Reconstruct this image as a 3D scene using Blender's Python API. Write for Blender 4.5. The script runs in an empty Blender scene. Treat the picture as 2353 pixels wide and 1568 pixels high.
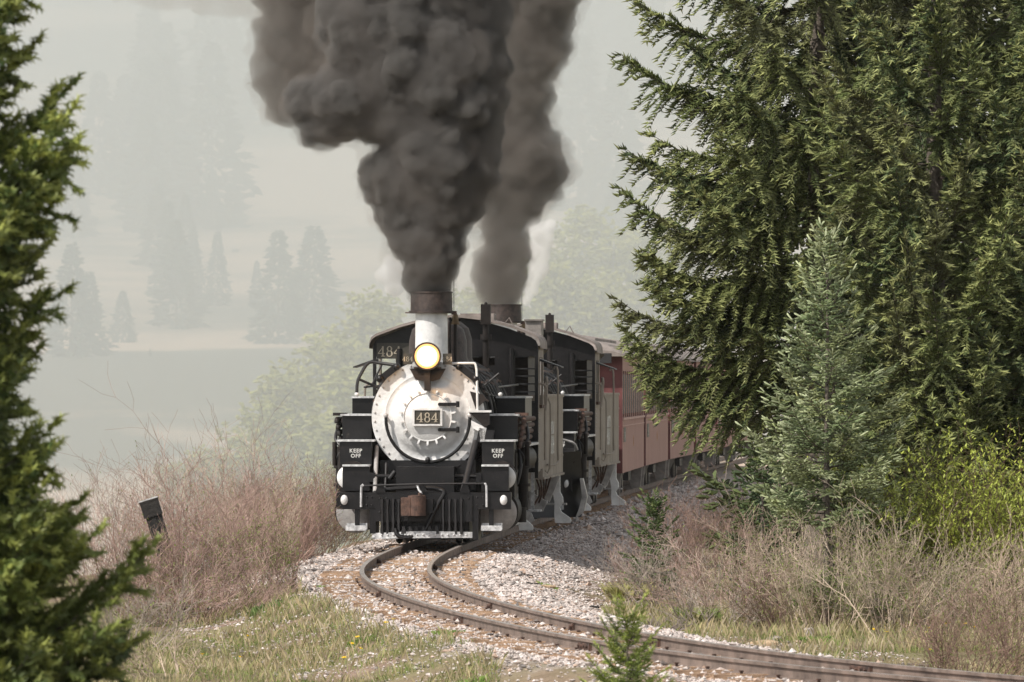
import bpy, math, random
import numpy as np
from mathutils import Vector, Matrix, noise as mnoise
R = math.radians
random.seed(7)
rng = np.random.default_rng(7)
scene = bpy.context.scene
COL = scene.collection

# ------------------------------------------------------------------ camera
F = 17923.0            # focal length in the px units used for layout (frame 2353 wide)
CAMZ, HORY, CXP = 2.7, 879.0, 1176.5
cam_d = bpy.data.cameras.new('camera')
cam_d.sensor_width = 36.0
cam_d.lens = F / 2353.0 * 36.0
cam_d.clip_start = 1.0
cam_d.clip_end = 9000.0
cam_d.dof.use_dof = True
cam_d.dof.focus_distance = 118.0
cam_d.dof.aperture_fstop = 9.0
cam = bpy.data.objects.new('camera', cam_d)
COL.objects.link(cam)
cam.location = (0, 0, CAMZ)
cam.rotation_euler = (R(90) + math.atan((HORY - 784.0) / F), 0, 0)
scene.camera = cam

# ------------------------------------------------------------------ light
SUN_DIR = Vector((-0.60, -0.50, 0.80)).normalized()      # towards the sun
SUN_EL = math.asin(SUN_DIR.z)
SUN_ROT = math.atan2(SUN_DIR.x, SUN_DIR.y)
world = bpy.data.worlds.new("World")
scene.world = world
world.use_nodes = True
wn = world.node_tree.nodes
wl = world.node_tree.links
bg = wn['Background']
sky = wn.new('ShaderNodeTexSky')
sky.sky_type = 'NISHITA'
sky.sun_disc = False
sky.sun_elevation = SUN_EL
sky.sun_rotation = SUN_ROT
sky.altitude = 3000
sky.dust_density = 5.0
sky.ozone_density = 0.8
hs = wn.new('ShaderNodeHueSaturation'); hs.inputs['Saturation'].default_value = 0.22
wl.new(sky.outputs[0], hs.inputs['Color']); wm = wn.new('ShaderNodeMixRGB'); wm.blend_type = 'MULTIPLY'; wm.inputs[0].default_value = 1; wm.inputs[2].default_value = (0.98, 0.975, 0.955, 1)
wl.new(hs.outputs[0], wm.inputs[1]); wl.new(wm.outputs[0], bg.inputs[0])   # smoky, milky sky
bg.inputs[1].default_value = 0.15
sun_d = bpy.data.lights.new('sun', 'SUN')
sun_d.energy = 3.6
sun_d.angle = R(1.0)
sun_d.color = (1.0, 0.94, 0.86)
sun = bpy.data.objects.new('sun', sun_d)
COL.objects.link(sun)
sun.rotation_euler = SUN_DIR.to_track_quat('Z', 'Y').to_euler()
scene.view_settings.view_transform = 'Standard'
scene.view_settings.look = 'None'
scene.view_settings.exposure = 0.46
scene.view_settings.gamma = 1.0
scene.view_settings.use_curve_mapping = False
cy = scene.cycles
cy.use_denoising = True
cy.max_bounces = 8
cy.diffuse_bounces = 3
cy.glossy_bounces = 2
cy.transmission_bounces = 3
cy.volume_bounces = 4
cy.transparent_max_bounces = 8
cy.volume_step_rate = 1.0
cy.sample_clamp_indirect = 4.0

# ------------------------------------------------------------------ helpers
def W(xo, yo, D):
    """layout pixel (2353 wide frame) at distance D -> world point"""
    return Vector(((xo - CXP) * D / F, D, CAMZ - (yo - HORY) * D / F))

def tag(o, label=None, cat=None, group=None, kind=None):
    if label: o['label'] = label
    if cat: o['category'] = cat
    if group: o['group'] = group
    if kind: o['kind'] = kind
    return o

def thing(name, label, cat, loc=(0, 0, 0), rz=0.0, group=None):
    o = bpy.data.objects.new(name, None)
    o.empty_display_size = 0.3
    COL.objects.link(o)
    o.location = loc
    o.rotation_euler = (0, 0, rz)
    return tag(o, label, cat, group)

def link(o, parent=None):
    COL.objects.link(o)
    if parent is not None:
        o.parent = parent
    return o

def copy_tree(o, parent=None):
    c = o.copy()
    COL.objects.link(c)
    c.parent = parent
    if parent is not None:
        c.matrix_parent_inverse = o.matrix_parent_inverse.copy()
    for ch in list(o.children):
        copy_tree(ch, c)
    return c

class MB:
    def __init__(self):
        self.v = []; self.f = []
    def add(self, vs, fs):
        n = len(self.v)
        self.v += [tuple(p) for p in vs]
        self.f += [tuple(i + n for i in f) for f in fs]
        return self
    def box(self, x0, x1, y0, y1, z0, z1):
        vs = [(x, y, z) for z in (z0, z1) for y in (y0, y1) for x in (x0, x1)]
        return self.add(vs, [(0, 2, 3, 1), (4, 5, 7, 6), (0, 1, 5, 4), (2, 6, 7, 3), (0, 4, 6, 2), (1, 3, 7, 5)])
    def boxm(self, sx, sy, sz, M):
        vs = [M @ Vector((x * sx / 2, y * sy / 2, z * sz / 2)) for z in (-1, 1) for y in (-1, 1) for x in (-1, 1)]
        return self.add(vs, [(0, 2, 3, 1), (4, 5, 7, 6), (0, 1, 5, 4), (2, 6, 7, 3), (0, 4, 6, 2), (1, 3, 7, 5)])
    def cyl(self, p0, p1, r0, r1=None, n=16, cap=True):
        p0 = Vector(p0); p1 = Vector(p1)
        if r1 is None: r1 = r0
        d = (p1 - p0).normalized()
        u = d.orthogonal().normalized(); w = d.cross(u)
        vs = []
        for p, r in ((p0, r0), (p1, r1)):
            for i in range(n):
                a = 2 * math.pi * i / n
                vs.append(p + (u * math.cos(a) + w * math.sin(a)) * r)
        fs = [(i, (i + 1) % n, n + (i + 1) % n, n + i) for i in range(n)]
        if cap:
            fs.append(tuple(range(n - 1, -1, -1))); fs.append(tuple(range(n, 2 * n)))
        return self.add(vs, fs)
    def tube(self, pts, r, n=8, smooth=3):
        P = [Vector(p) for p in pts]
        if smooth > 1 and len(P) > 2:
            Q = []
            for i in range(len(P) - 1):
                a = P[max(i - 1, 0)]; b = P[i]; c = P[i + 1]; d = P[min(i + 2, len(P) - 1)]
                for k in range(smooth):
                    t = k / smooth
                    Q.append(0.5 * ((2 * b) + (c - a) * t + (2 * a - 5 * b + 4 * c - d) * t * t + (3 * b - a - 3 * c + d) * t ** 3))
            Q.append(P[-1]); P = Q
        vs = []; u = None
        for i, p in enumerate(P):
            d = (P[min(i + 1, len(P) - 1)] - P[max(i - 1, 0)]).normalized()
            if u is None: u = d.orthogonal().normalized()
            u = (u - d * u.dot(d)).normalized(); w = d.cross(u)
            for k in range(n):
                a = 2 * math.pi * k / n
                vs.append(p + (u * math.cos(a) + w * math.sin(a)) * r)
        m = len(P)
        fs = [(i * n + k, i * n + (k + 1) % n, (i + 1) * n + (k + 1) % n, (i + 1) * n + k) for i in range(m - 1) for k in range(n)]
        fs.append(tuple(range(n - 1, -1, -1))); fs.append(tuple((m - 1) * n + k for k in range(n)))
        return self.add(vs, fs)
    def lathe(self, prof, c=(0, 0, 0), axis='y', n=32, closed=False):
        """prof: (radius, height along axis)"""
        vs = []
        for r, h in prof:
            for i in range(n):
                a = 2 * math.pi * i / n
                if axis == 'y': vs.append((c[0] + r * math.cos(a), c[1] + h, c[2] + r * math.sin(a)))
                elif axis == 'z': vs.append((c[0] + r * math.cos(a), c[1] + r * math.sin(a), c[2] + h))
                else: vs.append((c[0] + h, c[1] + r * math.cos(a), c[2] + r * math.sin(a)))
        m = len(prof)
        fs = [(j * n + i, j * n + (i + 1) % n, (j + 1) * n + (i + 1) % n, (j + 1) * n + i) for j in range(m - 1) for i in range(n)]
        if closed:
            fs.append(tuple(range(n))); fs.append(tuple((m - 1) * n + i for i in range(n)))
        return self.add(vs, fs)
    def prism(self, poly, h0, h1, axis='y'):
        """poly in the plane normal to axis: y->(x,z), x->(y,z), z->(x,y)"""
        def P(a, b, h):
            return {'y': (a, h, b), 'x': (h, a, b), 'z': (a, b, h)}[axis]
        n = len(poly)
        vs = [P(a, b, h0) for a, b in poly] + [P(a, b, h1) for a, b in poly]
        fs = [(i, (i + 1) % n, n + (i + 1) % n, n + i) for i in range(n)]
        fs.append(tuple(range(n - 1, -1, -1))); fs.append(tuple(range(n, 2 * n)))
        return self.add(vs, fs)
    def sphere(self, c, r, n=12, m=8, sq=(1, 1, 1)):
        vs = [(c[0], c[1], c[2] - r * sq[2])]
        for j in range(1, m):
            t = math.pi * j / m
            for i in range(n):
                a = 2 * math.pi * i / n
                vs.append((c[0] + r * sq[0] * math.sin(t) * math.cos(a), c[1] + r * sq[1] * math.sin(t) * math.sin(a), c[2] - r * sq[2] * math.cos(t)))
        vs.append((c[0], c[1], c[2] + r * sq[2]))
        fs = [(0, 1 + (i + 1) % n, 1 + i) for i in range(n)]
        for j in range(m - 2):
            for i in range(n):
                a = 1 + j * n
                fs.append((a + i, a + (i + 1) % n, a + n + (i + 1) % n, a + n + i))
        L = len(vs) - 1; a = 1 + (m - 2) * n
        fs += [(a + i, a + (i + 1) % n, L) for i in range(n)]
        return self.add(vs, fs)
    def mesh(self, name, mat, ang=35):
        me = bpy.data.meshes.new(name)
        me.from_pydata(self.v, [], self.f)
        me.update()
        import bmesh
        bm = bmesh.new(); bm.from_mesh(me)
        bmesh.ops.recalc_face_normals(bm, faces=bm.faces)
        bm.to_mesh(me); bm.free()
        me.shade_smooth()
        me.set_sharp_from_angle(angle=R(ang))
        if mat: me.materials.append(mat)
        return me
    def build(self, name, mat, parent=None, ang=35, loc=None):
        o = bpy.data.objects.new(name, self.mesh(name, mat, ang))
        if loc is not None: o.location = loc
        return link(o, parent)

def mesh_np(name, V, Fc, mat, parent=None, col=None, smooth=False, obj=True):
    V = np.ascontiguousarray(V, dtype=np.float32); Fc = np.ascontiguousarray(Fc, dtype=np.int32)
    k = Fc.shape[1]; M = len(Fc)
    me = bpy.data.meshes.new(name)
    me.vertices.add(len(V)); me.vertices.foreach_set('co', V.ravel())
    me.loops.add(M * k); me.loops.foreach_set('vertex_index', Fc.ravel())
    me.polygons.add(M)
    me.polygons.foreach_set('loop_start', np.arange(0, M * k, k, dtype=np.int32))
    me.polygons.foreach_set('use_smooth', np.full(M, smooth, dtype=bool))
    me.update(calc_edges=True)
    if col is not None:
        ca = me.color_attributes.new('tint', 'FLOAT_COLOR', 'POINT')
        c4 = np.ones((len(V), 4), dtype=np.float32); c4[:, :3] = col
        ca.data.foreach_set('color', c4.ravel())
    me.materials.append(mat)
    if not obj: return me
    o = bpy.data.objects.new(name, me)
    return link(o, parent)

def frames(d):
    d = d / np.maximum(np.linalg.norm(d, axis=1, keepdims=True), 1e-9)
    ref = np.where(np.abs(d[:, 2:3]) > 0.9, np.array([[1.0, 0, 0]]), np.array([[0, 0, 1.0]]))
    u = np.cross(ref, d); u /= np.maximum(np.linalg.norm(u, axis=1, keepdims=True), 1e-9)
    return d, u, np.cross(d, u)

def seg_arrays(p0, p1, r0, r1, k=3):
    p0 = np.asarray(p0, float); p1 = np.asarray(p1, float)
    r0 = np.asarray(r0, float); r1 = np.asarray(r1, float)
    d, u, w = frames(p1 - p0)
    N = len(p0)
    a = 2 * np.pi * np.arange(k) / k
    ring = u[:, None, :] * np.cos(a)[None, :, None] + w[:, None, :] * np.sin(a)[None, :, None]
    V = np.concatenate([p0[:, None] + ring * r0[:, None, None], p1[:, None] + ring * r1[:, None, None]], axis=1).reshape(-1, 3)
    i = np.arange(k); j = (i + 1) % k
    f = np.stack([i, j, j + k, i + k], axis=1)
    Fc = (f[None] + (np.arange(N) * 2 * k)[:, None, None]).reshape(-1, 4)
    return V, Fc

def shoots(pos, dr, ln, rad, kind, col, name, mat, parent):
    """spindle / finger / brush shaped conifer shoots in one mesh"""
    d, u, w = frames(dr)
    N = len(pos)
    def pt(a, ang, rr):
        return pos + d * (ln * a)[:, None] + (u * math.cos(ang) + w * math.sin(ang)) * (rad * rr)[:, None]
    a3 = [0, 2 * math.pi / 3, 4 * math.pi / 3]
    vs = [pos]
    if kind == 'spindle':
        vs += [pt(0.68, a, 1) for a in a3] + [pt(1.05, 0, 0)]
        f = [(0, 1, 2), (0, 2, 3), (0, 3, 1), (4, 2, 1), (4, 3, 2), (4, 1, 3)]
    elif kind == 'spike':
        vs = [pt(0.08, a, 1) for a in a3] + [pt(0.6, 0.6, 0.55), pt(1.05, 0, 0)]
        f = [(0, 1, 3), (1, 2, 3), (2, 0, 4), (0, 3, 4), (3, 2, 4)]
        f = [(0, 1, 4), (1, 2, 4), (2, 0, 4)]; vs = [pt(0.10, a, 1) for a in a3] + [pt(1.05, 0, 0)]
        f = [(0, 1, 3), (1, 2, 3), (2, 0, 3)]
    elif kind == 'finger':
        vs += [pt(0.12, a, 0.8) for a in a3] + [pt(0.8, a + 1.0, 0.95) for a in a3] + [pt(1, 0, 0)]
        f = [(0, 1, 2), (0, 2, 3), (0, 3, 1)]
        for i in range(3):
            j = (i + 1) % 3
            f += [(1 + i, 1 + j, 4 + i), (1 + j, 4 + j, 4 + i), (7, 4 + j, 4 + i)]
    else:  # brush: thin axis with many needle triangles
        f = []
        K = 6
        nv = 1
        for q in range(K):
            a0 = 0.05 + 0.8 * q / K
            ang = q * 2.4
            vs += [pt(a0, ang + 0.5, 0.10), pt(a0 + 0.22, ang, 0.10), pt(min(a0 + 0.42, 1.12), ang + 0.1, 1.1)]
            f.append((nv, nv + 1, nv + 2)); nv += 3
        vs += [pt(0.0, a, 0.6) for a in a3] + [pt(1, 0, 0)]
        f += [(nv, nv + 1, nv + 3), (nv + 1, nv + 2, nv + 3), (nv + 2, nv, nv + 3)]
    V = np.stack(vs, axis=1)
    nvv = V.shape[1]
    Fc = (np.array(f)[None] + (np.arange(N) * nvv)[:, None, None]).reshape(-1, 3)
    C = np.repeat(col[:, None, :], nvv, axis=1)
    C[:, 0] *= 0.8
    return mesh_np(name, V.reshape(-1, 3), Fc, mat, parent, C.reshape(-1, 3))

# ------------------------------------------------------------------ materials
def mat_new(name):
    m = bpy.data.materials.new(name); m.use_nodes = True
    nt = m.node_tree
    return m, nt, nt.nodes['Principled BSDF'], nt.nodes, nt.links

def pbr(name, c, rough=0.6, metal=0.0, var=0.25, scale=6.0, c2=None, bump=0.0, bscale=40.0, spots=None, spec=0.5, streak=None):
    m, nt, b, N, L = mat_new(name)
    tc = N.new('ShaderNodeTexCoord')
    src = tc.outputs['Object']
    if streak:
        mp = N.new('ShaderNodeMapping'); mp.inputs['Scale'].default_value = streak
        L.new(src, mp.inputs['Vector']); src = mp.outputs[0]
    nz = N.new('ShaderNodeTexNoise'); nz.inputs['Scale'].default_value = scale; nz.inputs['Detail'].default_value = 6
    nz.inputs['Roughness'].default_value = 0.65
    L.new(src, nz.inputs['Vector'])
    rp = N.new('ShaderNodeValToRGB')
    a = tuple(max(0, x * (1 - var)) for x in c); d = tuple(min(1, x * (1 + var)) for x in (c2 or c))
    rp.color_ramp.elements[0].position = 0.32; rp.color_ramp.elements[0].color = (*a, 1)
    rp.color_ramp.elements[1].position = 0.68; rp.color_ramp.elements[1].color = (*d, 1)
    L.new(nz.outputs[0], rp.inputs[0])
    out = rp.outputs[0]
    if spots:
        n2 = N.new('ShaderNodeTexNoise'); n2.inputs['Scale'].default_value = spots[1]; n2.inputs['Detail'].default_value = 8
        n2.inputs['Roughness'].default_value = 0.75
        L.new(src, n2.inputs['Vector'])
        r2 = N.new('ShaderNodeValToRGB')
        r2.color_ramp.elements[0].position = spots[2]; r2.color_ramp.elements[0].color = (0, 0, 0, 1)
        r2.color_ramp.elements[1].position = min(1, spots[2] + 0.12); r2.color_ramp.elements[1].color = (1, 1, 1, 1)
        L.new(n2.outputs[0], r2.inputs[0])
        mx = N.new('ShaderNodeMixRGB'); mx.inputs[2].default_value = (*spots[0], 1)
        L.new(r2.outputs[0], mx.inputs[0]); L.new(out, mx.inputs[1]); out = mx.outputs[0]
    L.new(out, b.inputs['Base Color'])
    b.inputs['Roughness'].default_value = rough
    b.inputs['Metallic'].default_value = metal
    b.inputs['Specular IOR Level'].default_value = spec
    if bump > 0:
        n3 = N.new('ShaderNodeTexNoise'); n3.inputs['Scale'].default_value = bscale; n3.inputs['Detail'].default_value = 5
        L.new(src, n3.inputs['Vector'])
        bp = N.new('ShaderNodeBump'); bp.inputs['Strength'].default_value = bump; bp.inputs['Distance'].default_value = 0.02
        L.new(n3.outputs[0], bp.inputs['Height']); L.new(bp.outputs[0], b.inputs['Normal'])
    return m

def tinted(name, rough=0.7, transl=0.0, spec=0.3, var=0.3, scale=3.0, mul=(1, 1, 1)):
    """colour comes from the mesh's own per-piece tint"""
    m, nt, b, N, L = mat_new(name)
    at = N.new('ShaderNodeVertexColor'); at.layer_name = 'tint'
    tc = N.new('ShaderNodeTexCoord')
    nz = N.new('ShaderNodeTexNoise'); nz.inputs['Scale'].default_value = scale; nz.inputs['Detail'].default_value = 4
    L.new(tc.outputs['Object'], nz.inputs['Vector'])
    mr = N.new('ShaderNodeMapRange'); mr.inputs[1].default_value = 0.3; mr.inputs[2].default_value = 0.7
    mr.inputs[3].default_value = 1 - var; mr.inputs[4].default_value = 1 + var
    L.new(nz.outputs[0], mr.inputs[0])
    vm = N.new('ShaderNodeVectorMath'); vm.operation = 'SCALE'
    L.new(at.outputs[0], vm.inputs[0]); L.new(mr.outputs[0], vm.inputs['Scale'])
    v2 = N.new('ShaderNodeVectorMath'); v2.operation = 'MULTIPLY'; v2.inputs[1].default_value = mul
    L.new(vm.outputs[0], v2.inputs[0])
    L.new(v2.outputs[0], b.inputs['Base Color'])
    b.inputs['Roughness'].default_value = rough
    b.inputs['Specular IOR Level'].default_value = spec
    if transl > 0:
        tr = N.new('ShaderNodeBsdfTranslucent'); L.new(v2.outputs[0], tr.inputs[0])
        mx = N.new('ShaderNodeMixShader'); mx.inputs[0].default_value = transl
        L.new(b.outputs[0], mx.inputs[1]); L.new(tr.outputs[0], mx.inputs[2])
        L.new(mx.outputs[0], N['Material Output'].inputs[0])
    return m

M = {}
M['black'] = pbr('black_paint', (0.006, 0.0055, 0.006), 0.40, 0, 0.35, 5, (0.010, 0.009, 0.0095), 0.15, 30, spots=((0.05, 0.038, 0.032), 9, 0.60), spec=0.35)
M['soot'] = pbr('sooty_iron', (0.010, 0.008, 0.0075), 0.6, 0, 0.35, 5, (0.020, 0.015, 0.013), 0.25, 30, spots=((0.045, 0.033, 0.027), 9, 0.65), spec=0.3)
M['rusty'] = pbr('rusty_iron', (0.04, 0.025, 0.02), 0.8, 0, 0.4, 9, (0.10, 0.055, 0.04), 0.4, 30)
M['silver'] = pbr('silver_paint', (0.60, 0.595, 0.585), 0.42, 0.08, 0.12, 2.5, (0.74, 0.73, 0.72), 0.45, 14, spots=((0.30, 0.27, 0.25), 11, 0.66))
M['silverdull'] = pbr('dull_silver', (0.30, 0.29, 0.28), 0.5, 0.2, 0.25, 4, (0.42, 0.40, 0.39), 0.3, 22, spots=((0.12, 0.10, 0.09), 9, 0.62))
M['edge'] = pbr('silver_edge', (0.40, 0.40, 0.41), 0.5, 0.1, 0.3, 12, (0.6, 0.6, 0.6), 0.3, 30)
M['tan'] = pbr('dusty_black_side', (0.24, 0.205, 0.17), 0.85, 0, 0.18, 2, (0.29, 0.25, 0.21), 0.2, 20, spots=((0.12, 0.10, 0.085), 4, 0.66), streak=(1, 1, 0.3))
M['cabside'] = M['tan']
M['white'] = pbr('white_paint', (0.62, 0.61, 0.58), 0.6, 0, 0.2, 20)
M['numeral'] = pbr('gilt_numeral', (0.42, 0.37, 0.29), 0.5, 0.1, 0.2, 20)
M['plate'] = pbr('dark_plate', (0.05, 0.045, 0.035), 0.5, 0, 0.3, 20)
M['browniron'] = pbr('heat_browned_iron', (0.018, 0.012, 0.010), 0.6, 0, 0.35, 9, (0.045, 0.03, 0.025), 0.3, 30)
M['bronze'] = pbr('bronze', (0.16, 0.11, 0.06), 0.5, 0.5, 0.3, 20)
M['coal'] = pbr('coal', (0.012, 0.012, 0.012), 0.6, 0, 0.5, 20, bump=0.8, bscale=20)
M['glass'] = pbr('dark_glass', (0.02, 0.02, 0.022), 0.5, 0, 0.2, 4, spec=0.1)
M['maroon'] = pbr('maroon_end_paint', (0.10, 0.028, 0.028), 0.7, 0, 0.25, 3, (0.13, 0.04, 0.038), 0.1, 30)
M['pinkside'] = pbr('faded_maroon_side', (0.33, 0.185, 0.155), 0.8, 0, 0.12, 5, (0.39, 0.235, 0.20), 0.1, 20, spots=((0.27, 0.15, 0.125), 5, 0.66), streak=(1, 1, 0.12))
M['pinkpost'] = pbr('faded_window_post', (0.50, 0.33, 0.29), 0.8, 0, 0.2, 5)
M['winred'] = pbr('window_sash_red', (0.085, 0.03, 0.028), 0.9, 0, 0.3, 5, spec=0.05)
M['roof'] = pbr('sooty_roof', (0.16, 0.135, 0.12), 0.8, 0, 0.3, 1.5, (0.26, 0.22, 0.20), 0.2, 10, spots=((0.07, 0.055, 0.05), 2.5, 0.6))
M['greystep'] = pbr('grey_step_iron', (0.20, 0.18, 0.165), 0.7, 0, 0.3, 8)
M['darkiron'] = pbr('dark_truck_iron', (0.018, 0.017, 0.018), 0.5, 0, 0.3, 8)
M['rail'] = pbr('rail_steel_side', (0.13, 0.095, 0.078), 0.7, 0.1, 0.3, 3, (0.20, 0.15, 0.125), 0.3, 40, spots=((0.08, 0.05, 0.04), 8, 0.62))
M['railtop'] = pbr('rail_running_surface', (0.26, 0.225, 0.20), 0.42, 0.35, 0.2, 3, (0.34, 0.30, 0.27))
M['tie'] = pbr('weathered_tie_wood', (0.28, 0.165, 0.10), 0.85, 0, 0.40, 5, (0.52, 0.36, 0.24), 0.7, 20, spots=((0.05, 0.032, 0.024), 8, 0.60), streak=(0.5, 9, 9))
M['bark'] = pbr('spruce_bark', (0.09, 0.075, 0.062), 0.9, 0, 0.4, 8, (0.15, 0.125, 0.10), 0.6, 30)
M['darkbark'] = pbr('dark_bark', (0.045, 0.036, 0.03), 0.9, 0, 0.4, 8, (0.08, 0.062, 0.05), 0.6, 30)
M['twig'] = tinted('bare_twig_bark', 0.75, 0, 0.3, 0.25, 2.0)
M['leaf'] = tinted('shrub_leaf', 0.55, 0.35, 0.4, 0.3, 3.0)
M['needle'] = tinted('spruce_needles', 0.55, 0.12, 0.4, 0.35, 1.2)
M['grass'] = tinted('grass_blades', 0.6, 0.3, 0.3, 0.3, 1.0)
M['stone'] = tinted('ballast_stone', 0.85, 0, 0.3, 0.18, 25.0)
M['farleaf'] = tinted('distant_foliage', 0.9, 0.1, 0.1, 0.3, 0.2)
M['blackwood'] = pbr('blackened_wood', (0.007, 0.006, 0.006), 0.8, 0, 0.4, 9, (0.018, 0.015, 0.013), 0.5, 30)
M['rock'] = pbr('grey_rock', (0.33, 0.28, 0.25), 0.9, 0, 0.25, 9, (0.42, 0.37, 0.33), 0.6, 20)
M['woodchunk'] = pbr('split_wood', (0.33, 0.22, 0.13), 0.85, 0, 0.35, 9, (0.45, 0.33, 0.21), 0.5, 20)
M['yellow'] = pbr('dandelion_yellow', (0.75, 0.50, 0.02), 0.6, 0, 0.15, 30)
M['orange'] = pbr('orange_emblem', (0.42, 0.20, 0.09), 0.6, 0, 0.3, 30)

# ------------------------------------------------------------------ track line and ground height
_sY = np.array([20, 50, 60, 70, 76, 84, 92, 100, 108, 115, 122, 130, 140, 165, 200, 250, 400.])
_sS = np.array([-0.9, -0.72, -0.58, -0.42, -0.28, -0.165, -0.12, -0.088, -0.045, 0, 0.028, 0.049, 0.053, 0.058, 0.060, 0.066, 0.07])
_Y = np.arange(20, 400.01, 0.25)
_S = np.interp(_Y, _sY, _sS)
_S = np.convolve(np.pad(_S, 8, mode='edge'), np.ones(17) / 17, mode='valid')
_X = np.concatenate([[0], np.cumsum((_S[1:] + _S[:-1]) / 2 * 0.25)])
_X += -1.70 - np.interp(115, _Y, _X)
_ARC = np.concatenate([[0], np.cumsum(np.sqrt(1 + ((_S[1:] + _S[:-1]) / 2) ** 2) * 0.25)])
def XC(y): return np.interp(y, _Y, _X)
def SL(y): return np.interp(y, _Y, _S)
def lat(x, y):
    """signed distance from the track centre, right positive"""
    return (x - XC(y)) / np.sqrt(1 + SL(y) ** 2)
_nt = rng.random((64, 64))
def vnoise(x, y, s):
    u = np.asarray(x) / s + 100.3; v = np.asarray(y) / s + 57.1
    i = np.floor(u).astype(int); j = np.floor(v).astype(int)
    a = u - i; b = v - j; a = a * a * (3 - 2 * a); b = b * b * (3 - 2 * b)
    g = lambda p, q: _nt[p % 64, q % 64]
    return (g(i, j) * (1 - a) + g(i + 1, j) * a) * (1 - b) + (g(i, j + 1) * (1 - a) + g(i + 1, j + 1) * a) * b
def sm(a, b, t):
    t = np.clip((t - a) / (b - a), 0, 1); return t * t * (3 - 2 * t)
def GZ(x, y):
    x = np.asarray(x, float); y = np.asarray(y, float)
    d = lat(x, y)
    ad = np.abs(d)
    z = -0.165 - 0.40 * sm(1.45, 3.1, ad)
    flat = sm(1.6, 4.0, ad)
    z = z + flat * (0.22 * (vnoise(x, y, 3.5) - 0.5) + 0.08 * (vnoise(x, y, 0.9) - 0.5))
    z = z + 0.03 * (vnoise(x, y, 0.5) - 0.5) * sm(0.9, 1.5, ad)
    near = 1 - sm(90, 125, y)
    z = z + near * sm(2.2, 4, -d) * 0.12
    # left: valley side falls away behind the shrubs
    dl = np.clip(-d - 3.2, 0, None)
    edge = 133 + 0.6 * (vnoise(x, y, 6) - 0.5) * 4
    z = z - sm(0, 5, dl) * np.clip(y - edge, 0, 130) * 0.28
    # right: gentle rise
    z = z + np.clip(d - 8, 0, 60) * 0.04
    # behind: valley floor then the far hillside
    q = np.clip((y - 300) / 150, 0, 1)
    hill = -22 + np.clip(y - 430, 0, 5000) * 0.088 + 6 * (vnoise(x, y, 90) - 0.5) + np.clip(y - 1000, 0, 3000) * 0.03
    z = z * (1 - q) + hill * q
    return z
def G1(x, y): return float(GZ(x, y))
# ------------------------------------------------------------------ ground sheet
def ground_material():
    m, nt, b, N, L = mat_new('ground_mix')
    tc = N.new('ShaderNodeTexCoord')
    def noise(s, d=6, r=0.6):
        n = N.new('ShaderNodeTexNoise'); n.inputs['Scale'].default_value = s; n.inputs['Detail'].default_value = d; n.inputs['Roughness'].default_value = r
        L.new(tc.outputs['Object'], n.inputs['Vector']); return n
    def ramp(n, p0, c0, p1, c1):
        r = N.new('ShaderNodeValToRGB'); r.color_ramp.elements[0].position = p0; r.color_ramp.elements[0].color = (*c0, 1)
        r.color_ramp.elements[1].position = p1; r.color_ramp.elements[1].color = (*c1, 1)
        L.new(n.outputs[0], r.inputs[0]); return r
    def mix(f, a, c):
        x = N.new('ShaderNodeMixRGB'); L.new(f, x.inputs[0]); L.new(a, x.inputs[1]); L.new(c, x.inputs[2]); return x.outputs[0]
    at = N.new('ShaderNodeVertexColor'); at.layer_name = 'tint'
    sp = N.new('ShaderNodeSeparateColor'); L.new(at.outputs[0], sp.inputs[0])
    # gravel: stone cells
    vo = N.new('ShaderNodeTexVoronoi'); vo.inputs['Scale'].default_value = 22
    L.new(tc.outputs['Object'], vo.inputs['Vector'])
    sv = N.new('ShaderNodeSeparateColor'); L.new(vo.outputs['Color'], sv.inputs[0])
    rg = N.new('ShaderNodeValToRGB')
    rg.color_ramp.elements[0].position = 0.0; rg.color_ramp.elements[0].color = (0.20, 0.165, 0.145, 1)
    rg.color_ramp.elements[1].position = 1.0; rg.color_ramp.elements[1].color = (0.56, 0.49, 0.455, 1)
    e = rg.color_ramp.elements.new(0.45); e.color = (0.42, 0.365, 0.335, 1)
    L.new(sv.outputs[0], rg.inputs[0])
    soil = ramp(noise(3.0, 8, 0.7), 0.35, (0.17, 0.115, 0.085), 0.7, (0.33, 0.24, 0.185))
    grass = ramp(noise(1.3, 8, 0.75), 0.35, (0.13, 0.125, 0.055), 0.7, (0.27, 0.225, 0.13))
    meadow = ramp(noise(0.012, 5, 0.6), 0.44, (0.16, 0.16, 0.12), 0.56, (0.78, 0.57, 0.42))
    c = mix(sp.outputs[1], soil.outputs[0], grass.outputs[0])
    c = mix(sp.outputs[0], c, rg.outputs[0])
    c = mix(sp.outputs[2], c, meadow.outputs[0])
    L.new(c, b.inputs['Base Color']); b.inputs['Roughness'].default_value = 0.95
    b.inputs['Specular IOR Level'].default_value = 0.2
    bp = N.new('ShaderNodeBump'); bp.inputs['Strength'].default_value = 0.6; bp.inputs['Distance'].default_value = 0.03
    L.new(vo.outputs['Distance'], bp.inputs['Height']); L.new(bp.outputs[0], b.inputs['Normal'])
    return m
def axis_pts(segs):
    out = []
    for a, b, s in segs: out += list(np.arange(a, b, s))
    return np.array(out + [segs[-1][1]])
gx = axis_pts([(-1500, -200, 60), (-200, -40, 8), (-40, -12, 1.2), (-12, 12, 0.22), (12, 30, 1.0), (30, 200, 9), (200, 1500, 60)])
gy = axis_pts([(-60, 40, 10), (40, 64, 1.5), (64, 150, 0.35), (150, 330, 2.0), (330, 700, 12), (700, 2600, 40)])
GXX, GYY = np.meshgrid(gx, gy)
GZZ = GZ(GXX, GYY)
V = np.stack([GXX, GYY, GZZ], -1).reshape(-1, 3)
nx, ny = len(gx), len(gy)
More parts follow.
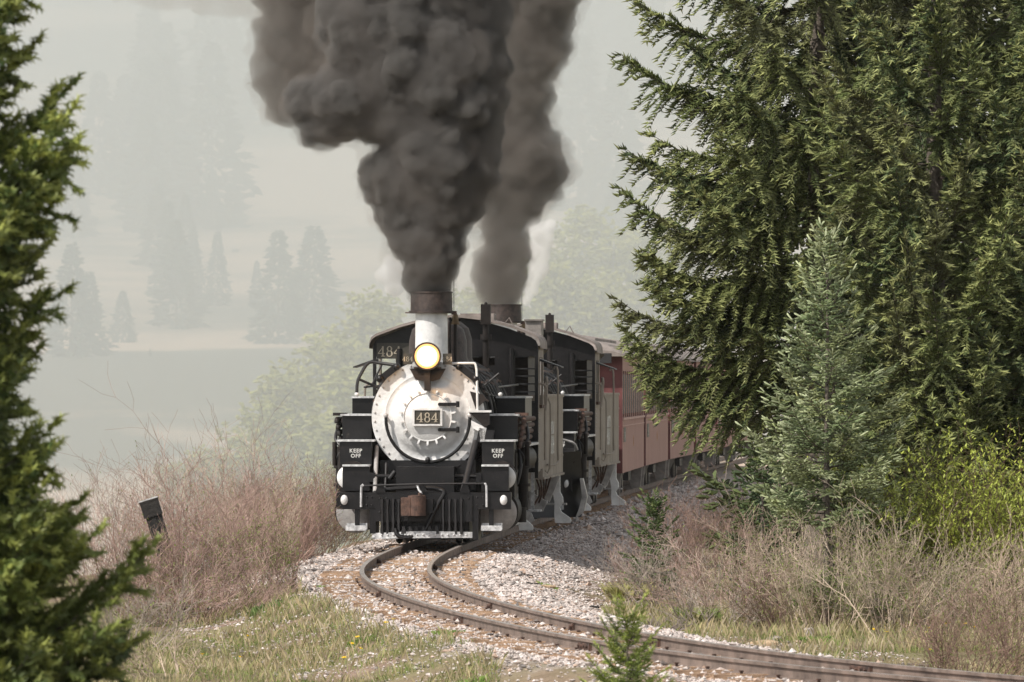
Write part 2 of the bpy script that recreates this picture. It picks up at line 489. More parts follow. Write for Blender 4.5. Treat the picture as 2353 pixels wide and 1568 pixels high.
ii, jj = np.meshgrid(np.arange(nx - 1), np.arange(ny - 1))
a = (jj * nx + ii).ravel()
Fc = np.stack([a, a + 1, a + 1 + nx, a + nx], 1)
def masks(x, y):
    d = lat(x, y)
    jit = 0.7 * (vnoise(x, y, 1.3) - 0.5) + 0.5 * (vnoise(x, y, 0.4) - 0.5)
    edgeR = 2.7 + np.clip((95 - y) / 25, 0, 1) * 0.2
    gr = 1 - sm(-0.25, 0.35, np.where(d > 0, d - edgeR, -d - 1.35 - 0.75 * sm(98, 128, y)) + jit)
    gs = sm(0.38, 0.62, vnoise(x, y, 1.7) * 0.5 + vnoise(x, y, 0.6) * 0.3 + 0.2 * sm(2.5, 5.5, np.abs(d)) + 0.05)
    far = sm(200, 330, y)
    return gr, gs, far
gr, gs, far = masks(V[:, 0], V[:, 1])
ground = mesh_np('ground', V, Fc, ground_material(), None, np.stack([gr, gs, far], 1), smooth=True)
tag(ground, 'pale gravel, soil and grass ground running back to a hazy valley side', kind='structure')

# ------------------------------------------------------------------ ballast stones (stuff)
def stones(n_try, y0, y1, d0, d1, smin, smax, name, label):
    r = np.random.default_rng(11 + int(y0))
    y = r.uniform(y0, y1, n_try); d = r.uniform(d0, d1, n_try)
    th = np.arctan(SL(y))
    x = XC(y) + d * np.cos(th); yy = y - d * np.sin(th)
    g, _, _ = masks(x, yy)
    keep = r.random(n_try) < np.clip(g * 1.05 + 0.10 + 0.12 * (vnoise(x, yy, 0.8) > 0.55), 0, 1)
    # only a few stones lie on the ties
    arc = np.interp(yy, _Y, _ARC); dd = lat(x, yy)
    ontie = (np.abs(((arc / 0.56) % 1.0) - 0.5) < 0.19) & (np.abs(dd) < 1.05)
    keep &= ~(ontie & (r.random(n_try) < 0.96 - 0.60 * (vnoise(x, yy, 1.1) > 0.66)))
    keep &= ~((np.abs(np.abs(dd) - 0.487) < 0.075))
    x, yy, dd, ontie = x[keep], yy[keep], dd[keep], ontie[keep]
    n = len(x)
    s = r.uniform(smin, smax, n) * (1 + 0.8 * (r.random(n) > 0.93))
    z = GZ(x, yy) + s * r.uniform(-0.05, 0.45, n) + np.where(np.abs(dd) < 1.0, np.where(ontie, 0.040, 0.016), 0)
    base = np.array([[1, 0, 0], [-1, 0, 0], [0, 1, 0], [0, -1, 0], [0, 0, 1], [0, 0, -1.]])
    f = np.array([[0, 2, 4], [2, 1, 4], [1, 3, 4], [3, 0, 4], [2, 0, 5], [1, 2, 5], [3, 1, 5], [0, 3, 5]])
    P = base[None] * r.uniform(0.55, 1.25, (n, 6, 1)) + r.uniform(-0.35, 0.35, (n, 6, 3))
    P *= np.stack([s, s, s * 0.62], 1)[:, None, :] * 0.5 * 1.15
    a = r.uniform(0, 6.28, n); ca, sa = np.cos(a)[:, None], np.sin(a)[:, None]
    X = P[:, :, 0] * ca - P[:, :, 1] * sa; Y = P[:, :, 0] * sa + P[:, :, 1] * ca
    V = np.stack([X + x[:, None], Y + yy[:, None], P[:, :, 2] + z[:, None]], -1).reshape(-1, 3)
    Fc = (f[None] + (np.arange(n) * 6)[:, None, None]).reshape(-1, 3)
    pal = np.array([[0.54, 0.475, 0.44], [0.44, 0.38, 0.35], [0.62, 0.56, 0.53], [0.31, 0.275, 0.255], [0.44, 0.32, 0.25], [0.17, 0.15, 0.14], [0.50, 0.42, 0.38]])
    w = np.array([0.28, 0.22, 0.16, 0.12, 0.08, 0.05, 0.09])
    c = pal[r.choice(len(pal), n, p=w)] * r.uniform(0.85, 1.15, (n, 1))
    # oil and brake dust dirties stones beside the rails
    dirt = np.clip(1 - np.abs(np.abs(dd) - 0.5) / 0.25, 0, 1)[:, None] * r.uniform(0, 0.55, (n, 1))
    c = c * (1 - dirt) + np.array([[0.16, 0.11, 0.085]]) * dirt
    o = mesh_np(name, V, Fc, M['stone'], None, np.repeat(c, 6, axis=0))
    tag(o, label, kind='stuff')
    return n
ns = stones(76000, 66, 96, -3.3, 4.6, 0.024, 0.052, 'ballast_stones', 'pale pinkish ballast stones spread round the near rails')
ns += stones(76000, 96, 150, -3.2, 3.6, 0.028, 0.060, 'ballast_stones', 'pale grey ballast stones on the bank beside the locomotive')
ns += stones(9000, 150, 230, 0.9, 3.6, 0.055, 0.10, 'ballast_stones', 'shaded grey ballast stones beside the passenger cars')

# ------------------------------------------------------------------ railway track
track = thing('railway_track', 'narrow gauge railway track curving from the right edge to under the locomotive', 'railway track', (0, 0, 0))
def rail_mesh(off, y0, y1):
    ys = np.concatenate([np.arange(y0, 150, 0.6), np.arange(150, y1, 3.0)])
    prof = [(-0.033, 0), (0.033, 0), (0.034, -0.010), (0.034, -0.032), (0.009, -0.042), (0.009, -0.115), (0.062, -0.130), (0.062, -0.140),
            (-0.062, -0.140), (-0.062, -0.130), (-0.009, -0.115), (-0.009, -0.042), (-0.034, -0.032), (-0.034, -0.010)]
    mb = MB(); vs = []; n = len(prof)
    for y in ys:
        s = float(SL(y)); c = math.sqrt(1 + s * s); nxx, nyy = 1 / c, -s / c
        for a, b in prof:
            vs.append((float(XC(y)) + nxx * (off + a), y + nyy * (off + a), b))
    fs = [(i * n + k, i * n + (k + 1) % n, (i + 1) * n + (k + 1) % n, (i + 1) * n + k) for i in range(len(ys) - 1) for k in range(n)]
    mb.add(vs, fs)
    o = mb.build('rail', M['rail'], track, 60)
    o.data.materials.append(M['railtop'])
    for p in o.data.polygons:
        if p.normal.z > 0.8 and p.center.z > -0.012: p.material_index = 1
    return o
rail_l = rail_mesh(-0.487, 56, 330)
rail_r = rail_mesh(0.487, 56, 330)
def track_frame(arc):
    y = float(np.interp(arc, _ARC, _Y))
    return float(XC(y)), y, math.atan(float(SL(y)))
# ties: every one its own piece
tie_meshes = []
for k in range(6):
    mb = MB(); rr = random.Random(k)
    L2 = 1.03
    nseg = 5
    # a split, weathered timber: several long splinters side by side with ragged ends
    yy = -0.10
    while yy < 0.095:
        w = rr.uniform(0.018, 0.045)
        e0 = -L2 - rr.uniform(-0.05, 0.07); e1 = L2 + rr.uniform(-0.05, 0.07)
        top = -0.116 - rr.uniform(0.0, 0.022)
        mb.box(e0, e1, yy, min(yy + w - 0.004, 0.10), -0.20, top)
        yy += w
    mb.box(-L2 + 0.03, L2 - 0.03, -0.098, 0.098, -0.27, -0.158)
    tie_meshes.append(mb.mesh('tie', M['tie']))
a0 = math.floor(float(np.interp(60, _Y, _ARC)) / 0.56); ntie = 0
spike_me = MB().box(-0.012, 0.012, -0.012, 0.012, -0.15, -0.105).box(-0.022, 0.018, -0.018, 0.018, -0.112, -0.097).mesh('spike', M['rusty'])
for k in range(285):
    arc = (a0 + k + 0.5) * 0.56
    x, y, th = track_frame(arc)
    if y > 205: break
    o = bpy.data.objects.new('tie', tie_meshes[(k * 7) % 6]); link(o, track)
    o.location = (x + random.uniform(-0.05, 0.05), y, random.uniform(-0.014, 0.012)); o.rotation_euler = (0, 0, -th + random.uniform(-0.03, 0.03))
    if y < 112:
        for off in (-0.487, 0.487):
            s = bpy.data.objects.new('spike', spike_me); link(s, track)
            side = -0.075 if k % 2 else 0.075
            s.location = (x + math.cos(th) * (off + side), y - math.sin(th) * (off + side) - 0.03, 0); s.rotation_euler = (0, 0, -th if side < 0 else math.pi - th)
# rail anchors and joint bars: clamp blocks hugging the web
def joint(off, y, long):
    s = float(SL(y)); th = math.atan(s)
    mb = MB()
    l = 0.30 if long else 0.06
    for sd in (-1, 1):
        mb.box(sd * 0.012, sd * 0.040, -l, l, -0.118, -0.045)
        if not long: mb.box(sd * 0.012, sd * 0.075, -0.035, 0.035, -0.150, -0.085)
        for q in ((-0.2, -0.07, 0.07, 0.2) if long else (-0.03, 0.03)):
            mb.cyl((sd * 0.036, q, -0.08), (sd * 0.066, q, -0.08), 0.019, n=6)
    o = mb.build('joint_bar' if long else 'rail_anchor', M['rusty'], track)
    o.location = (float(XC(y)) + math.cos(th) * off, y - math.sin(th) * off, 0); o.rotation_euler = (0, 0, -th)
for yo, off, lg in ((1350, -0.487, 0), (1408, -0.487, 1), (1467, -0.487, 1), (1555, -0.487, 1), (1378, 0.487, 0), (1424, 0.487, 0), (1459, 0.487, 1), (1521, 0.487, 1), (1278, -0.487, 0), (1290, 0.487, 0)):
    joint(off, F * 2.7 / (yo - HORY), lg)
# ------------------------------------------------------------------ lettering
GLY = {
 '4': [((0.40, 0.86), (0.0, 0.30), .07), ((-0.03, 0.28), (0.62, 0.28), .07), ((0.42, 0.95), (0.42, 0.02), .15), ((0.24, 0.03), (0.60, 0.03), .06)],
 '8': 'ring2',
 '7': [((0.02, 0.93), (0.58, 0.93), .10), ((0.56, 0.92), (0.22, 0.0), .14), ((0.03, 0.80), (0.03, 0.95), .05)],
 '1': [((0.3, 0.95), (0.3, 0.0), .15), ((0.15, 0.03), (0.45, 0.03), .06), ((0.15, 0.85), (0.3, 0.93), .07)],
}
def numerals(text, H, depth, cx, y, z0, plane='xz', n=20):
    """raised numerals; returns MB. plane xz faces -y; plane yz faces +x (reads along +y... mirrored for the right side)"""
    mb = MB(); adv = 0.74 * H; w = adv * len(text) - 0.12 * H
    def P(u, v, h):
        if plane == 'xz': return (cx - w / 2 + u, y - h, z0 + v)
        return (cx + h, y + w / 2 - u, z0 + v) if False else (cx + h, y - w / 2 + u, z0 + v)
    for i, ch in enumerate(text):
        u0 = i * adv
        g = GLY[ch]
        if g == 'ring2':
            for (cu, cv, ru, rv) in ((0.30, 0.715, 0.20, 0.205), (0.30, 0.265, 0.25, 0.245)):
                vs = []; fs = []
                for k in range(n):
                    a = 2 * math.pi * k / n
                    th = 0.075 + 0.05 * abs(math.cos(a))
                    for q in (0, 1):
                        for h in (0, depth):
                            ru_, rv_ = ru + 0.05 - q * th, rv + 0.05 - q * 0.075
                            vs.append(P(u0 + (cu + ru_ * math.cos(a)) * H, (cv + rv_ * math.sin(a)) * H, h))
                for k in range(n):
                    b = k * 4; c = ((k + 1) % n) * 4
                    fs += [(b + 1, c + 1, c + 3, b + 3), (b, c, c + 1, b + 1), (b + 2, b + 3, c + 3, c + 2)]
                mb.add(vs, fs)
        else:
            for (p, q, t) in g:
                dx, dy = q[0] - p[0], q[1] - p[1]; L = math.hypot(dx, dy); px, py = -dy / L * t / 2, dx / L * t / 2
                c4 = [(p[0] + px, p[1] + py), (q[0] + px, q[1] + py), (q[0] - px, q[1] - py), (p[0] - px, p[1] - py)]
                vs = [P(u0 + a * H, b * H, h) for h in (0, depth) for a, b in c4]
                mb.add(vs, [(0, 1, 2, 3), (4, 7, 6, 5), (0, 4, 5, 1), (1, 5, 6, 2), (2, 6, 7, 3), (3, 7, 4, 0)])
    return mb
def letters(text, size, name, mat, parent, loc, rot, ext=0.002, bold=0.0, sp=1.0, line=1.0):
    cu = bpy.data.curves.new(name, 'FONT')
    cu.body = text; cu.size = size; cu.align_x = 'CENTER'; cu.align_y = 'CENTER'; cu.extrude = ext; cu.offset = bold
    cu.space_character = sp; cu.space_line = line; cu.resolution_u = 3
    t = bpy.data.objects.new(name, cu); COL.objects.link(t)
    dg = bpy.context.evaluated_depsgraph_get()
    me = bpy.data.meshes.new_from_object(t.evaluated_get(dg))
    bpy.data.objects.remove(t); me.materials.clear(); me.materials.append(mat)
    o = bpy.data.objects.new(name, me); link(o, parent); o.location = loc; o.rotation_euler = rot
    return o

# ------------------------------------------------------------------ headlight glow material
def lamp_material():
    m, nt, b, N, L = mat_new('lit_headlight_lens')
    tc = N.new('ShaderNodeTexCoord'); sx = N.new('ShaderNodeVectorMath'); sx.operation = 'MULTIPLY'; sx.inputs[1].default_value = (1, 0, 1)
    ln = N.new('ShaderNodeVectorMath'); ln.operation = 'LENGTH'
    L.new(tc.outputs['Object'], sx.inputs[0]); L.new(sx.outputs[0], ln.inputs[0])
    rp = N.new('ShaderNodeValToRGB')
    rp.color_ramp.elements[0].position = 0.12; rp.color_ramp.elements[0].color = (1, 0.92, 0.70, 1)
    rp.color_ramp.elements[1].position = 0.18; rp.color_ramp.elements[1].color = (1.0, 0.40, 0.07, 1)  # orange rim painted into the lens in place of the lamp's halo
    L.new(ln.outputs['Value'], rp.inputs[0])
    mr = N.new('ShaderNodeMapRange'); mr.inputs[1].default_value = 0.13; mr.inputs[2].default_value = 0.18; mr.inputs[3].default_value = 8; mr.inputs[4].default_value = 1.15
    L.new(ln.outputs['Value'], mr.inputs[0])
    L.new(rp.outputs[0], b.inputs['Emission Color']); L.new(mr.outputs[0], b.inputs['Emission Strength'])
    b.inputs['Base Color'].default_value = (0.1, 0.1, 0.1, 1)
    return m
M['lamp'] = lamp_material()

# ------------------------------------------------------------------ locomotive
def make_locomotive(number, label, lit=True):
    L = thing('steam_locomotive', label, 'steam locomotive', group=None)
    b = lambda mb, n, m='black', p=None, ang=35: mb.build(n, M[m], p or L, ang)
    CZ = 2.12
    # pilot deck and beam
    b(MB().box(-1.44, 1.44, 0.0, 0.22, 0.60, 0.88).box(-0.80, 0.80, -0.03, 0.0, 0.40, 0.84), 'pilot_beam')
    b(MB().box(-1.40, 1.40, 0.22, 1.10, 0.80, 0.86), 'pilot_deck')
    rv = MB().sphere((0, 0, 0), 0.016, 8, 5).mesh('rivet', M['black'])
    for x in [-0.95, -0.86, -0.73, -0.62, -0.30, 0.32, 0.62, 0.74, 0.88, 0.98]:
        for z in ((0.78, 0.55) if abs(x) < 0.8 else (0.80, 0.67)):
            o = bpy.data.objects.new('rivet', rv); link(o, L); o.location = (x, -0.034 if abs(x) < 0.8 else -0.004, z)
    # marker lamps at the beam ends
    for sx in (-1, 1):
        o = b(MB().lathe([(0.068, 0), (0.072, -0.03), (0.06, -0.05), (0.03, -0.065), (0.0, -0.07)], (sx * 1.32, 0, 0.755), 'y', 20), 'beam_lamp', 'silver')
        o.scale = (0.85, 1, 1.15); o.location = (sx * 1.32 * 0.15, 0, -0.755 * 0.15)
    # handrail across the beam, dropping at both ends
    hr = MB().tube([(-1.03, -0.05, 0.99), (0, -0.06, 1.02), (1.0, -0.05, 1.03)], 0.014, 8)
    b(hr, 'cut_lever', 'darkiron')
    for sx in (-1, 1):
        b(MB().tube([(sx * 1.0, -0.05, 1.02 if sx > 0 else 0.985), (sx * 1.035, -0.05, 0.99), (sx * 1.04, -0.05, 0.64)], 0.019, 8, 2), 'grab_iron', 'edge')
    for x in (-0.72, -0.03, 0.68):
        b(MB().prism([(x - 0.09, 0.88), (x + 0.09, 0.88), (x + 0.025, 1.03), (x - 0.025, 1.03)], -0.03, 0.03), 'rail_bracket')
    # rocker shaft and small pipes behind the beam
    b(MB().cyl((-0.85, 0.45, 1.14), (0.85, 0.45, 1.14), 0.035).box(-0.93, -0.84, 0.38, 0.52, 1.05, 1.20).box(0.84, 0.93, 0.38, 0.52, 1.05, 1.20)
      .cyl((-0.6, 0.45, 1.10), (-0.5, 0.45, 1.22), 0.05).cyl((0.35, 0.45, 1.12), (0.45, 0.45, 1.22), 0.05), 'cross_shaft')
    b(MB().tube([(-0.75, 0.1, 0.92), (-0.1, 0.05, 0.96), (0.25, 0.02, 0.93), (0.33, -0.05, 0.86), (0.22, -0.10, 0.66), (0.06, -0.14, 0.32), (-0.02, -0.15, 0.22), (-0.25, -0.17, 0.14), (-0.42, -0.16, 0.17), (-0.47, -0.13, 0.28)], 0.036, 10, 4), 'air_hose')
    b(MB().tube([(-0.12, -0.02, 1.02), (-0.08, -0.06, 0.92), (-0.04, -0.08, 0.86), (-0.12, -0.08, 0.80)], 0.018, 8), 'lift_chain', 'edge')
    # coupler
    cp = MB().box(-0.16, 0.16, -0.18, 0.1, 0.54, 0.78)
    b(cp, 'coupler_pocket')
    b(MB().box(-0.36, -0.20, -0.42, -0.12, 0.50, 0.80).cyl((-0.10, -0.30, 0.50), (-0.10, -0.30, 0.83), 0.15, n=20).box(-0.20, 0.02, -0.24, -0.10, 0.52, 0.84).cyl((-0.05, -0.3, 0.8), (-0.05, -0.3, 0.88), 0.03), 'coupler', 'rusty')
    # pilot (cow catcher): bars, each bulging at mid height, and the riveted bottom board
    for x in (-0.69, -0.60, -0.505, -0.415, 0.32, 0.425, 0.525, 0.62):
        vy = 0.16 * abs(x) / 0.8 - 0.12
        w = 0.033
        P = [(0.77, 0.036), (0.75, 0.038), (0.70, 0.026), (0.58, 0.022), (0.48, 0.027), (0.42, 0.033), (0.39, 0.034), (0.37, 0.024), (0.28, 0.034), (0.19, 0.042)]
        mb = MB(); vs = []
        for zz, ww in P:
            yc = -0.065 + (vy + 0.035) * (0.77 - zz) / 0.58
            vs += [(x - ww, yc + 0.03, zz), (x - ww * 0.5, yc - 0.035, zz), (x + ww * 0.5, yc - 0.035, zz), (x + ww, yc + 0.03, zz)]
        fs = []
        for i in range(len(P) - 1):
            for k in range(4):
                fs.append((i * 4 + k, i * 4 + (k + 1) % 4, i * 4 + 4 + (k + 1) % 4, i * 4 + 4 + k))
        mb.add(vs, fs)
        b(mb, 'pilot_bar', 'darkiron')
    for x in (-0.33, -0.22, -0.12, 0.0, 0.10, 0.22):
        b(MB().prism([(x - 0.042, 0.20), (x + 0.042, 0.20), (x + 0.018, 0.32), (x - 0.018, 0.32)], -0.17, -0.11), 'pilot_bar', 'darkiron')
    bd = b(MB().add([(-0.86, 0.02, 0.11), (0.0 - 0.03, -0.24, 0.13), (0.86, 0.02, 0.13), (-0.86, 0.02, 0.205), (-0.03, -0.24, 0.245), (0.86, 0.02, 0.225),
                     (-0.86, 0.10, 0.11), (-0.03, -0.16, 0.13), (0.86, 0.10, 0.13), (-0.86, 0.10, 0.205), (-0.03, -0.16, 0.245), (0.86, 0.10, 0.225)],
                    [(0, 1, 4, 3), (1, 2, 5, 4), (3, 4, 10, 9), (4, 5, 11, 10), (6, 9, 10, 7), (7, 10, 11, 8), (0, 3, 9, 6), (2, 8, 11, 5), (0, 6, 7, 1), (1, 7, 8, 2)]), 'pilot_board', 'edge')
    brm = MB().sphere((0, 0, 0), 0.017, 8, 5).mesh('bolt', M['edge'])
    for k in range(15):
        x = -0.70 + k * 0.10
        o = bpy.data.objects.new('bolt', brm); link(o, bd); o.location = (x, 0.02 - 0.26 * (1 - abs(x + 0.03) / 0.86) - 0.006, 0.175 + 0.015 * (1 - abs(x)))
    b(MB().prism([(-0.70, 0.10), (0.70, 0.10), (0.76, 0.62), (-0.76, 0.62)], 0.22, 0.26), 'pilot_back', 'black')
    b(MB().box(0.80, 0.90, 0.0, 0.9, 0.10, 0.62), 'frame_plate')
    b(MB().box(-0.90, -0.80, 0.0, 0.9, 0.20, 0.62), 'frame_plate')
    # foot steps below the beam ends
    for sx in (-1, 1):
        b(MB().box(sx * 1.11 - 0.04, sx * 1.11 + 0.04, 0.05, 0.09, 0.27, 0.62), 'step_hanger')
        X0 = sx * 1.12
        b(MB().box(X0 - 0.16, X0 + 0.16, -0.12, 0.14, 0.255, 0.275).box(X0 - 0.17, X0 + 0.17, -0.135, -0.12, 0.25, 0.335).box(X0 - 0.17, X0 + 0.17, 0.14, 0.155, 0.26, 0.37), 'foot_step', 'edge')
    # cylinders with big round front covers, valve chests above
    for sx in (-1, 1):
        b(MB().cyl((sx * 1.17, 0.72, 0.56), (sx * 1.17, 1.95, 0.56), 0.36, n=40).cyl((sx * 1.24, 0.68, 1.16), (sx * 1.24, 1.95, 1.16), 0.235, n=32)
          .box(sx * 1.46 if sx < 0 else 1.30, -1.30 if sx < 0 else 1.46, 0.80, 1.9, 0.6, 1.12), 'cylinder', 'soot')
        b(MB().lathe([(0.33, 0.72), (0.335, 0.70), (0.30, 0.67), (0.16, 0.645), (0, 0.64)], (sx * 1.17, 0, 0.53), 'y', 48), 'cylinder_cover', 'silverdull')
        b(MB().lathe([(0.195, 0.68), (0.20, 0.66), (0.17, 0.63), (0.11, 0.615), (0, 0.61)], (sx * 1.29, 0, 1.12), 'y', 40), 'valve_cover', 'silver')
    # step boxes climbing back along the running board
    def stepbox(x0, x1, y0, y1, z0, z1, cap=True, ex=0.03, text=False):
        s = 1 if x0 > 0 else -1
        bb = b(MB().box(min(x0, x1), max(x0, x1), y0, y1, z0, z1 - 0.03), 'step_box')
        if cap:
            t = b(MB().box(min(x0, x1) - ex, max(x0, x1) + ex, y0 - 0.05, y1, z1 - 0.03, z1), 'step_edge', 'edge', bb)
        if text:
            for k, w in enumerate(('KEEP', 'OFF')):
                letters(w, 0.088, 'warning_lettering', M['white'], bb, ((x0 + x1) / 2, y0 - 0.004, z1 - 0.185 - k * 0.085), (R(90), 0, 0), 0.001, 0.0018, 1.15)
        return bb
    for sx in (-1, 1):
        stepbox(sx * 0.93, sx * 1.38, 0.42, 1.0, 0.90, 1.335, True, 0.0)
        stepbox(sx * 0.92, sx * 1.45, 0.80, 1.6, 1.30, 1.745, True, 0.03 if sx > 0 else 0.05, True)
        stepbox(sx * 0.98, sx * 1.47, 1.7, 3.2, 1.65, 2.17, True, 0.03)
        stepbox(sx * 1.0, sx * 1.48, 4.3, 6.8, 1.9, 2.46, True, 0.02)
        b(MB().box(sx * 1.40 - 0.08, sx * 1.40 + 0.08, 2.2, 9.6, 1.60, 1.64), 'running_board', 'edge')
    # smoke box + boiler
    b(MB().lathe([(0.90, 1.28), (0.90, 3.1), (0.925, 3.12), (0.925, 9.6)], (0, 0, CZ), 'y', 56), 'boiler', 'soot')
    bands = MB()
    for y in (3.2, 4.3, 5.6, 6.9, 8.2): bands.lathe([(0.925, y), (0.940, y), (0.940, y + 0.07), (0.925, y + 0.07)], (0, 0, CZ), 'y', 56)
    b(bands, 'boiler_band', 'darkiron')
    front = b(MB().lathe([(0.90, 1.29), (0.945, 1.29), (0.945, 1.20), (0.735, 1.20), (0.72, 1.195), (0.70, 1.205), (0.635, 1.20), (0.60, 1.175), (0.55, 1.135), (0.50, 1.11), (0.445, 1.10),
                          (0.42, 1.085), (0.405, 1.06), (0.38, 1.045), (0.25, 1.02), (0.12, 1.008), (0.0, 1.005)], (0, 0, CZ), 'y', 72), 'smokebox_front', 'silver')
    srv = MB().sphere((0, 0, 0), 0.019, 8, 5).mesh('rivet', M['silverdull'])
    for k in range(38):
        a = 2 * math.pi * (k + 0.5) / 38
        o = bpy.data.objects.new('rivet', srv); link(o, front); o.location = (0.895 * math.cos(a), 1.196, CZ + 0.895 * math.sin(a))
    dog = MB().boxm(0.034, 0.04, 0.085, Matrix()).cyl((0, -0.015, 0.012), (0, -0.045, 0.012), 0.018, n=6).mesh('door_clamp', M['silver'])
    for k in range(18):
        a = 2 * math.pi * (k + 0.5) / 18
        o = bpy.data.objects.new('door_clamp', dog); link(o, front); o.location = (0.44 * math.cos(a), 1.05, CZ + 0.44 * math.sin(a)); o.rotation_euler = (0, math.pi / 2 - a, 0)
    b(MB().lathe([(0.395, 1.06), (0.415, 1.045), (0.40, 1.03), (0.385, 1.05)], (0, 0, CZ), 'y', 60), 'door_rim', 'silver')
    # hinge straps, curved hand rail hose, number plate
    for z in (2.335, 1.91):
        b(MB().box(0.20, 0.50, 0.985, 1.02, z - 0.028, z + 0.028).cyl((0.20, 0.985, z), (0.20, 1.02, z), 0.028, n=12).cyl((0.505, 1.0, z - 0.05), (0.505, 1.0, z + 0.05), 0.03, n=10)
          .cyl((0.27, 0.98, z), (0.27, 0.97, z), 0.014, n=6).cyl((0.36, 0.98, z), (0.36, 0.97, z), 0.014, n=6), 'door_hinge')
    arc = [(0.70 * math.cos(a), 1.09, CZ - 0.03 + 0.72 * math.sin(a)) for a in [math.radians(q) for q in range(-182, 4, 8)]]
    b(MB().tube(arc, 0.028, 10, 1), 'curved_hand_rail', 'black')
    for s in (-1, 1): b(MB().sphere((s * 0.70, 1.08, CZ + 0.03), 0.042, 12, 8).cyl((s * 0.70, 1.08, CZ), (s * 0.70, 1.2, CZ), 0.025), 'rail_knob', 'silverdull')
    b(MB().sphere((0.0, 1.08, CZ - 0.71), 0.045, 12, 8), 'rail_knob', 'darkiron')
    pl = b(MB().box(-0.225, 0.225, 0.955, 1.0, CZ - 0.125, CZ + 0.125), 'number_plate', 'plate')
    fr = MB()
    for x0, x1, z0, z1 in ((-0.25, 0.25, 0.115, 0.145), (-0.25, 0.25, -0.145, -0.115), (-0.25, -0.215, -0.115, 0.115), (0.215, 0.25, -0.115, 0.115)):
        fr.box(x0, x1, 0.935, 1.0, CZ + z0, CZ + z1)
    b(fr, 'plate_frame', 'silver', pl)
    b(numerals(number, 0.165, 0.02, 0, 0.955, CZ - 0.083), 'plate_numerals', 'numeral', pl, 20)
    # braces from smokebox to beam
    b(MB().cyl((-0.82, 0.1, 0.88), (-0.86, 1.15, 1.62), 0.035), 'brace', 'silverdull')
    b(MB().cyl((0.64, 0.1, 0.88), (0.80, 1.15, 1.70), 0.055), 'brace', 'darkiron')
    b(MB().cyl((-0.66, 0.3, 0.88), (-0.66, 0.6, 1.35), 0.03).cyl((0.30, 0.5, 1.1), (0.55, 0.9, 1.32), 0.012).box(-0.8, 0.8, 1.1, 1.3, 0.9, 1.4), 'smokebox_saddle')
    # headlight with bracket and number boards
    HZ = 3.135
    hl = b(MB().lathe([(0.0, 1.30), (0.21, 1.30), (0.225, 0.93), (0.235, 0.90), (0.235, 0.86), (0.205, 0.86), (0.20, 0.90)], (0, 0, HZ), 'y', 40), 'headlight')
    b(MB().box(-0.05, 0.05, 0.92, 1.05, 2.56, 2.95).prism([(-0.30, 2.93), (0.30, 2.93), (0.20, 2.75), (0.08, 2.72), (-0.08, 2.72), (-0.20, 2.75)], 0.98, 1.12).box(-0.22, 0.22, 0.9, 1.3, 2.93, 2.955), 'headlight_bracket', 'soot')
    if lit:
        lens = b(MB().lathe([(0.212, 0.0), (0.205, -0.02), (0.12, -0.035), (0.0, -0.04)], (0, 0, 0), 'y', 36), 'headlight_lens', 'lamp', hl)
        lens.location = (0, 0.875, HZ)
        ld = bpy.data.lights.new('headlight_lamp', 'POINT'); ld.energy = 14; ld.color = (1.0, 0.55, 0.2); ld.shadow_soft_size = 0.12
        lo = bpy.data.objects.new('headlight_lamp', ld); link(lo, hl); lo.location = (0, 0.62, HZ)
    for sx in (-1, 1):
        pb = b(MB().box(sx * 0.33 - 0.075, sx * 0.33 + 0.075, 1.02, 1.06, 3.0, 3.18), 'number_board', 'plate')
        b(numerals(number, 0.082, 0.008, sx * 0.33 - 0.004, 1.02, 3.05), 'board_numerals', 'numeral', pb, 20)
    # classification lamp bracket, hand rails of the smokebox
    b(MB().tube([(0.25, 1.12, 3.01), (0.70, 1.12, 3.02), (0.80, 1.12, 2.98), (0.82, 1.1, 2.7), (0.83, 1.1, 2.2)], 0.02, 8), 'hand_rail', 'silver')
    b(MB().tube([(-0.50, 1.25, 2.98), (-0.80, 1.3, 3.02), (-1.0, 1.3, 3.03), (-1.12, 1.2, 2.85), (-1.18, 1.15, 2.70), (-1.19, 1.15, 2.52)], 0.028, 8).cyl((-1.17, 1.15, 2.76), (-0.82, 1.3, 2.6), 0.022)
      .cyl((-0.78, 1.3, 3.0), (-0.95, 1.3, 2.65), 0.016), 'corner_rail', 'darkiron')
    b(MB().sphere((-1.19, 1.15, 2.50), 0.04, 12, 8), 'rail_ball', 'silver')
    b(MB().tube([(0.72, 1.25, 2.95), (1.02, 1.3, 2.80), (1.10, 1.3, 2.72), (1.16, 1.3, 2.6), (1.2, 1.3, 2.48)], 0.022, 8).cyl((0.9, 1.3, 2.62), (1.18, 1.3, 2.85), 0.02), 'corner_rail', 'darkiron')
    b(MB().sphere((1.2, 1.3, 2.5), 0.038, 12, 8), 'rail_ball', 'silver')
    for sx in (-1, 1):   # clamp lamps at the upper flanks of the smokebox
        b(MB().boxm(0.34, 0.10, 0.11, Matrix.Translation((sx * 0.66, 1.18, 2.86)) @ Matrix.Rotation(sx * R(38), 4, 'Y')).sphere((sx * 0.52, 1.14, 2.96), 0.06, 10, 6).sphere((sx * 0.80, 1.14, 2.76), 0.07, 10, 6), 'class_lamp')
    b(MB().box(0.68, 1.06, 1.02, 1.22, 2.20, 2.235), 'side_step', 'silver')
    b(MB().prism([(0.70, 2.20), (1.03, 2.20), (1.03, 2.0), (0.95, 1.95)], 1.04, 1.20).prism([(0.70, 2.55), (0.92, 2.50), (0.98, 2.42), (0.80, 2.25)], 1.1, 1.22), 'step_bracket', 'soot')
    b(MB().prism([(0.70, 2.08), (0.98, 1.94), (0.94, 1.72), (0.88, 1.72), (0.86, 1.88), (0.74, 1.94)], 1.08, 1.18), 'step_bracket', 'silver')
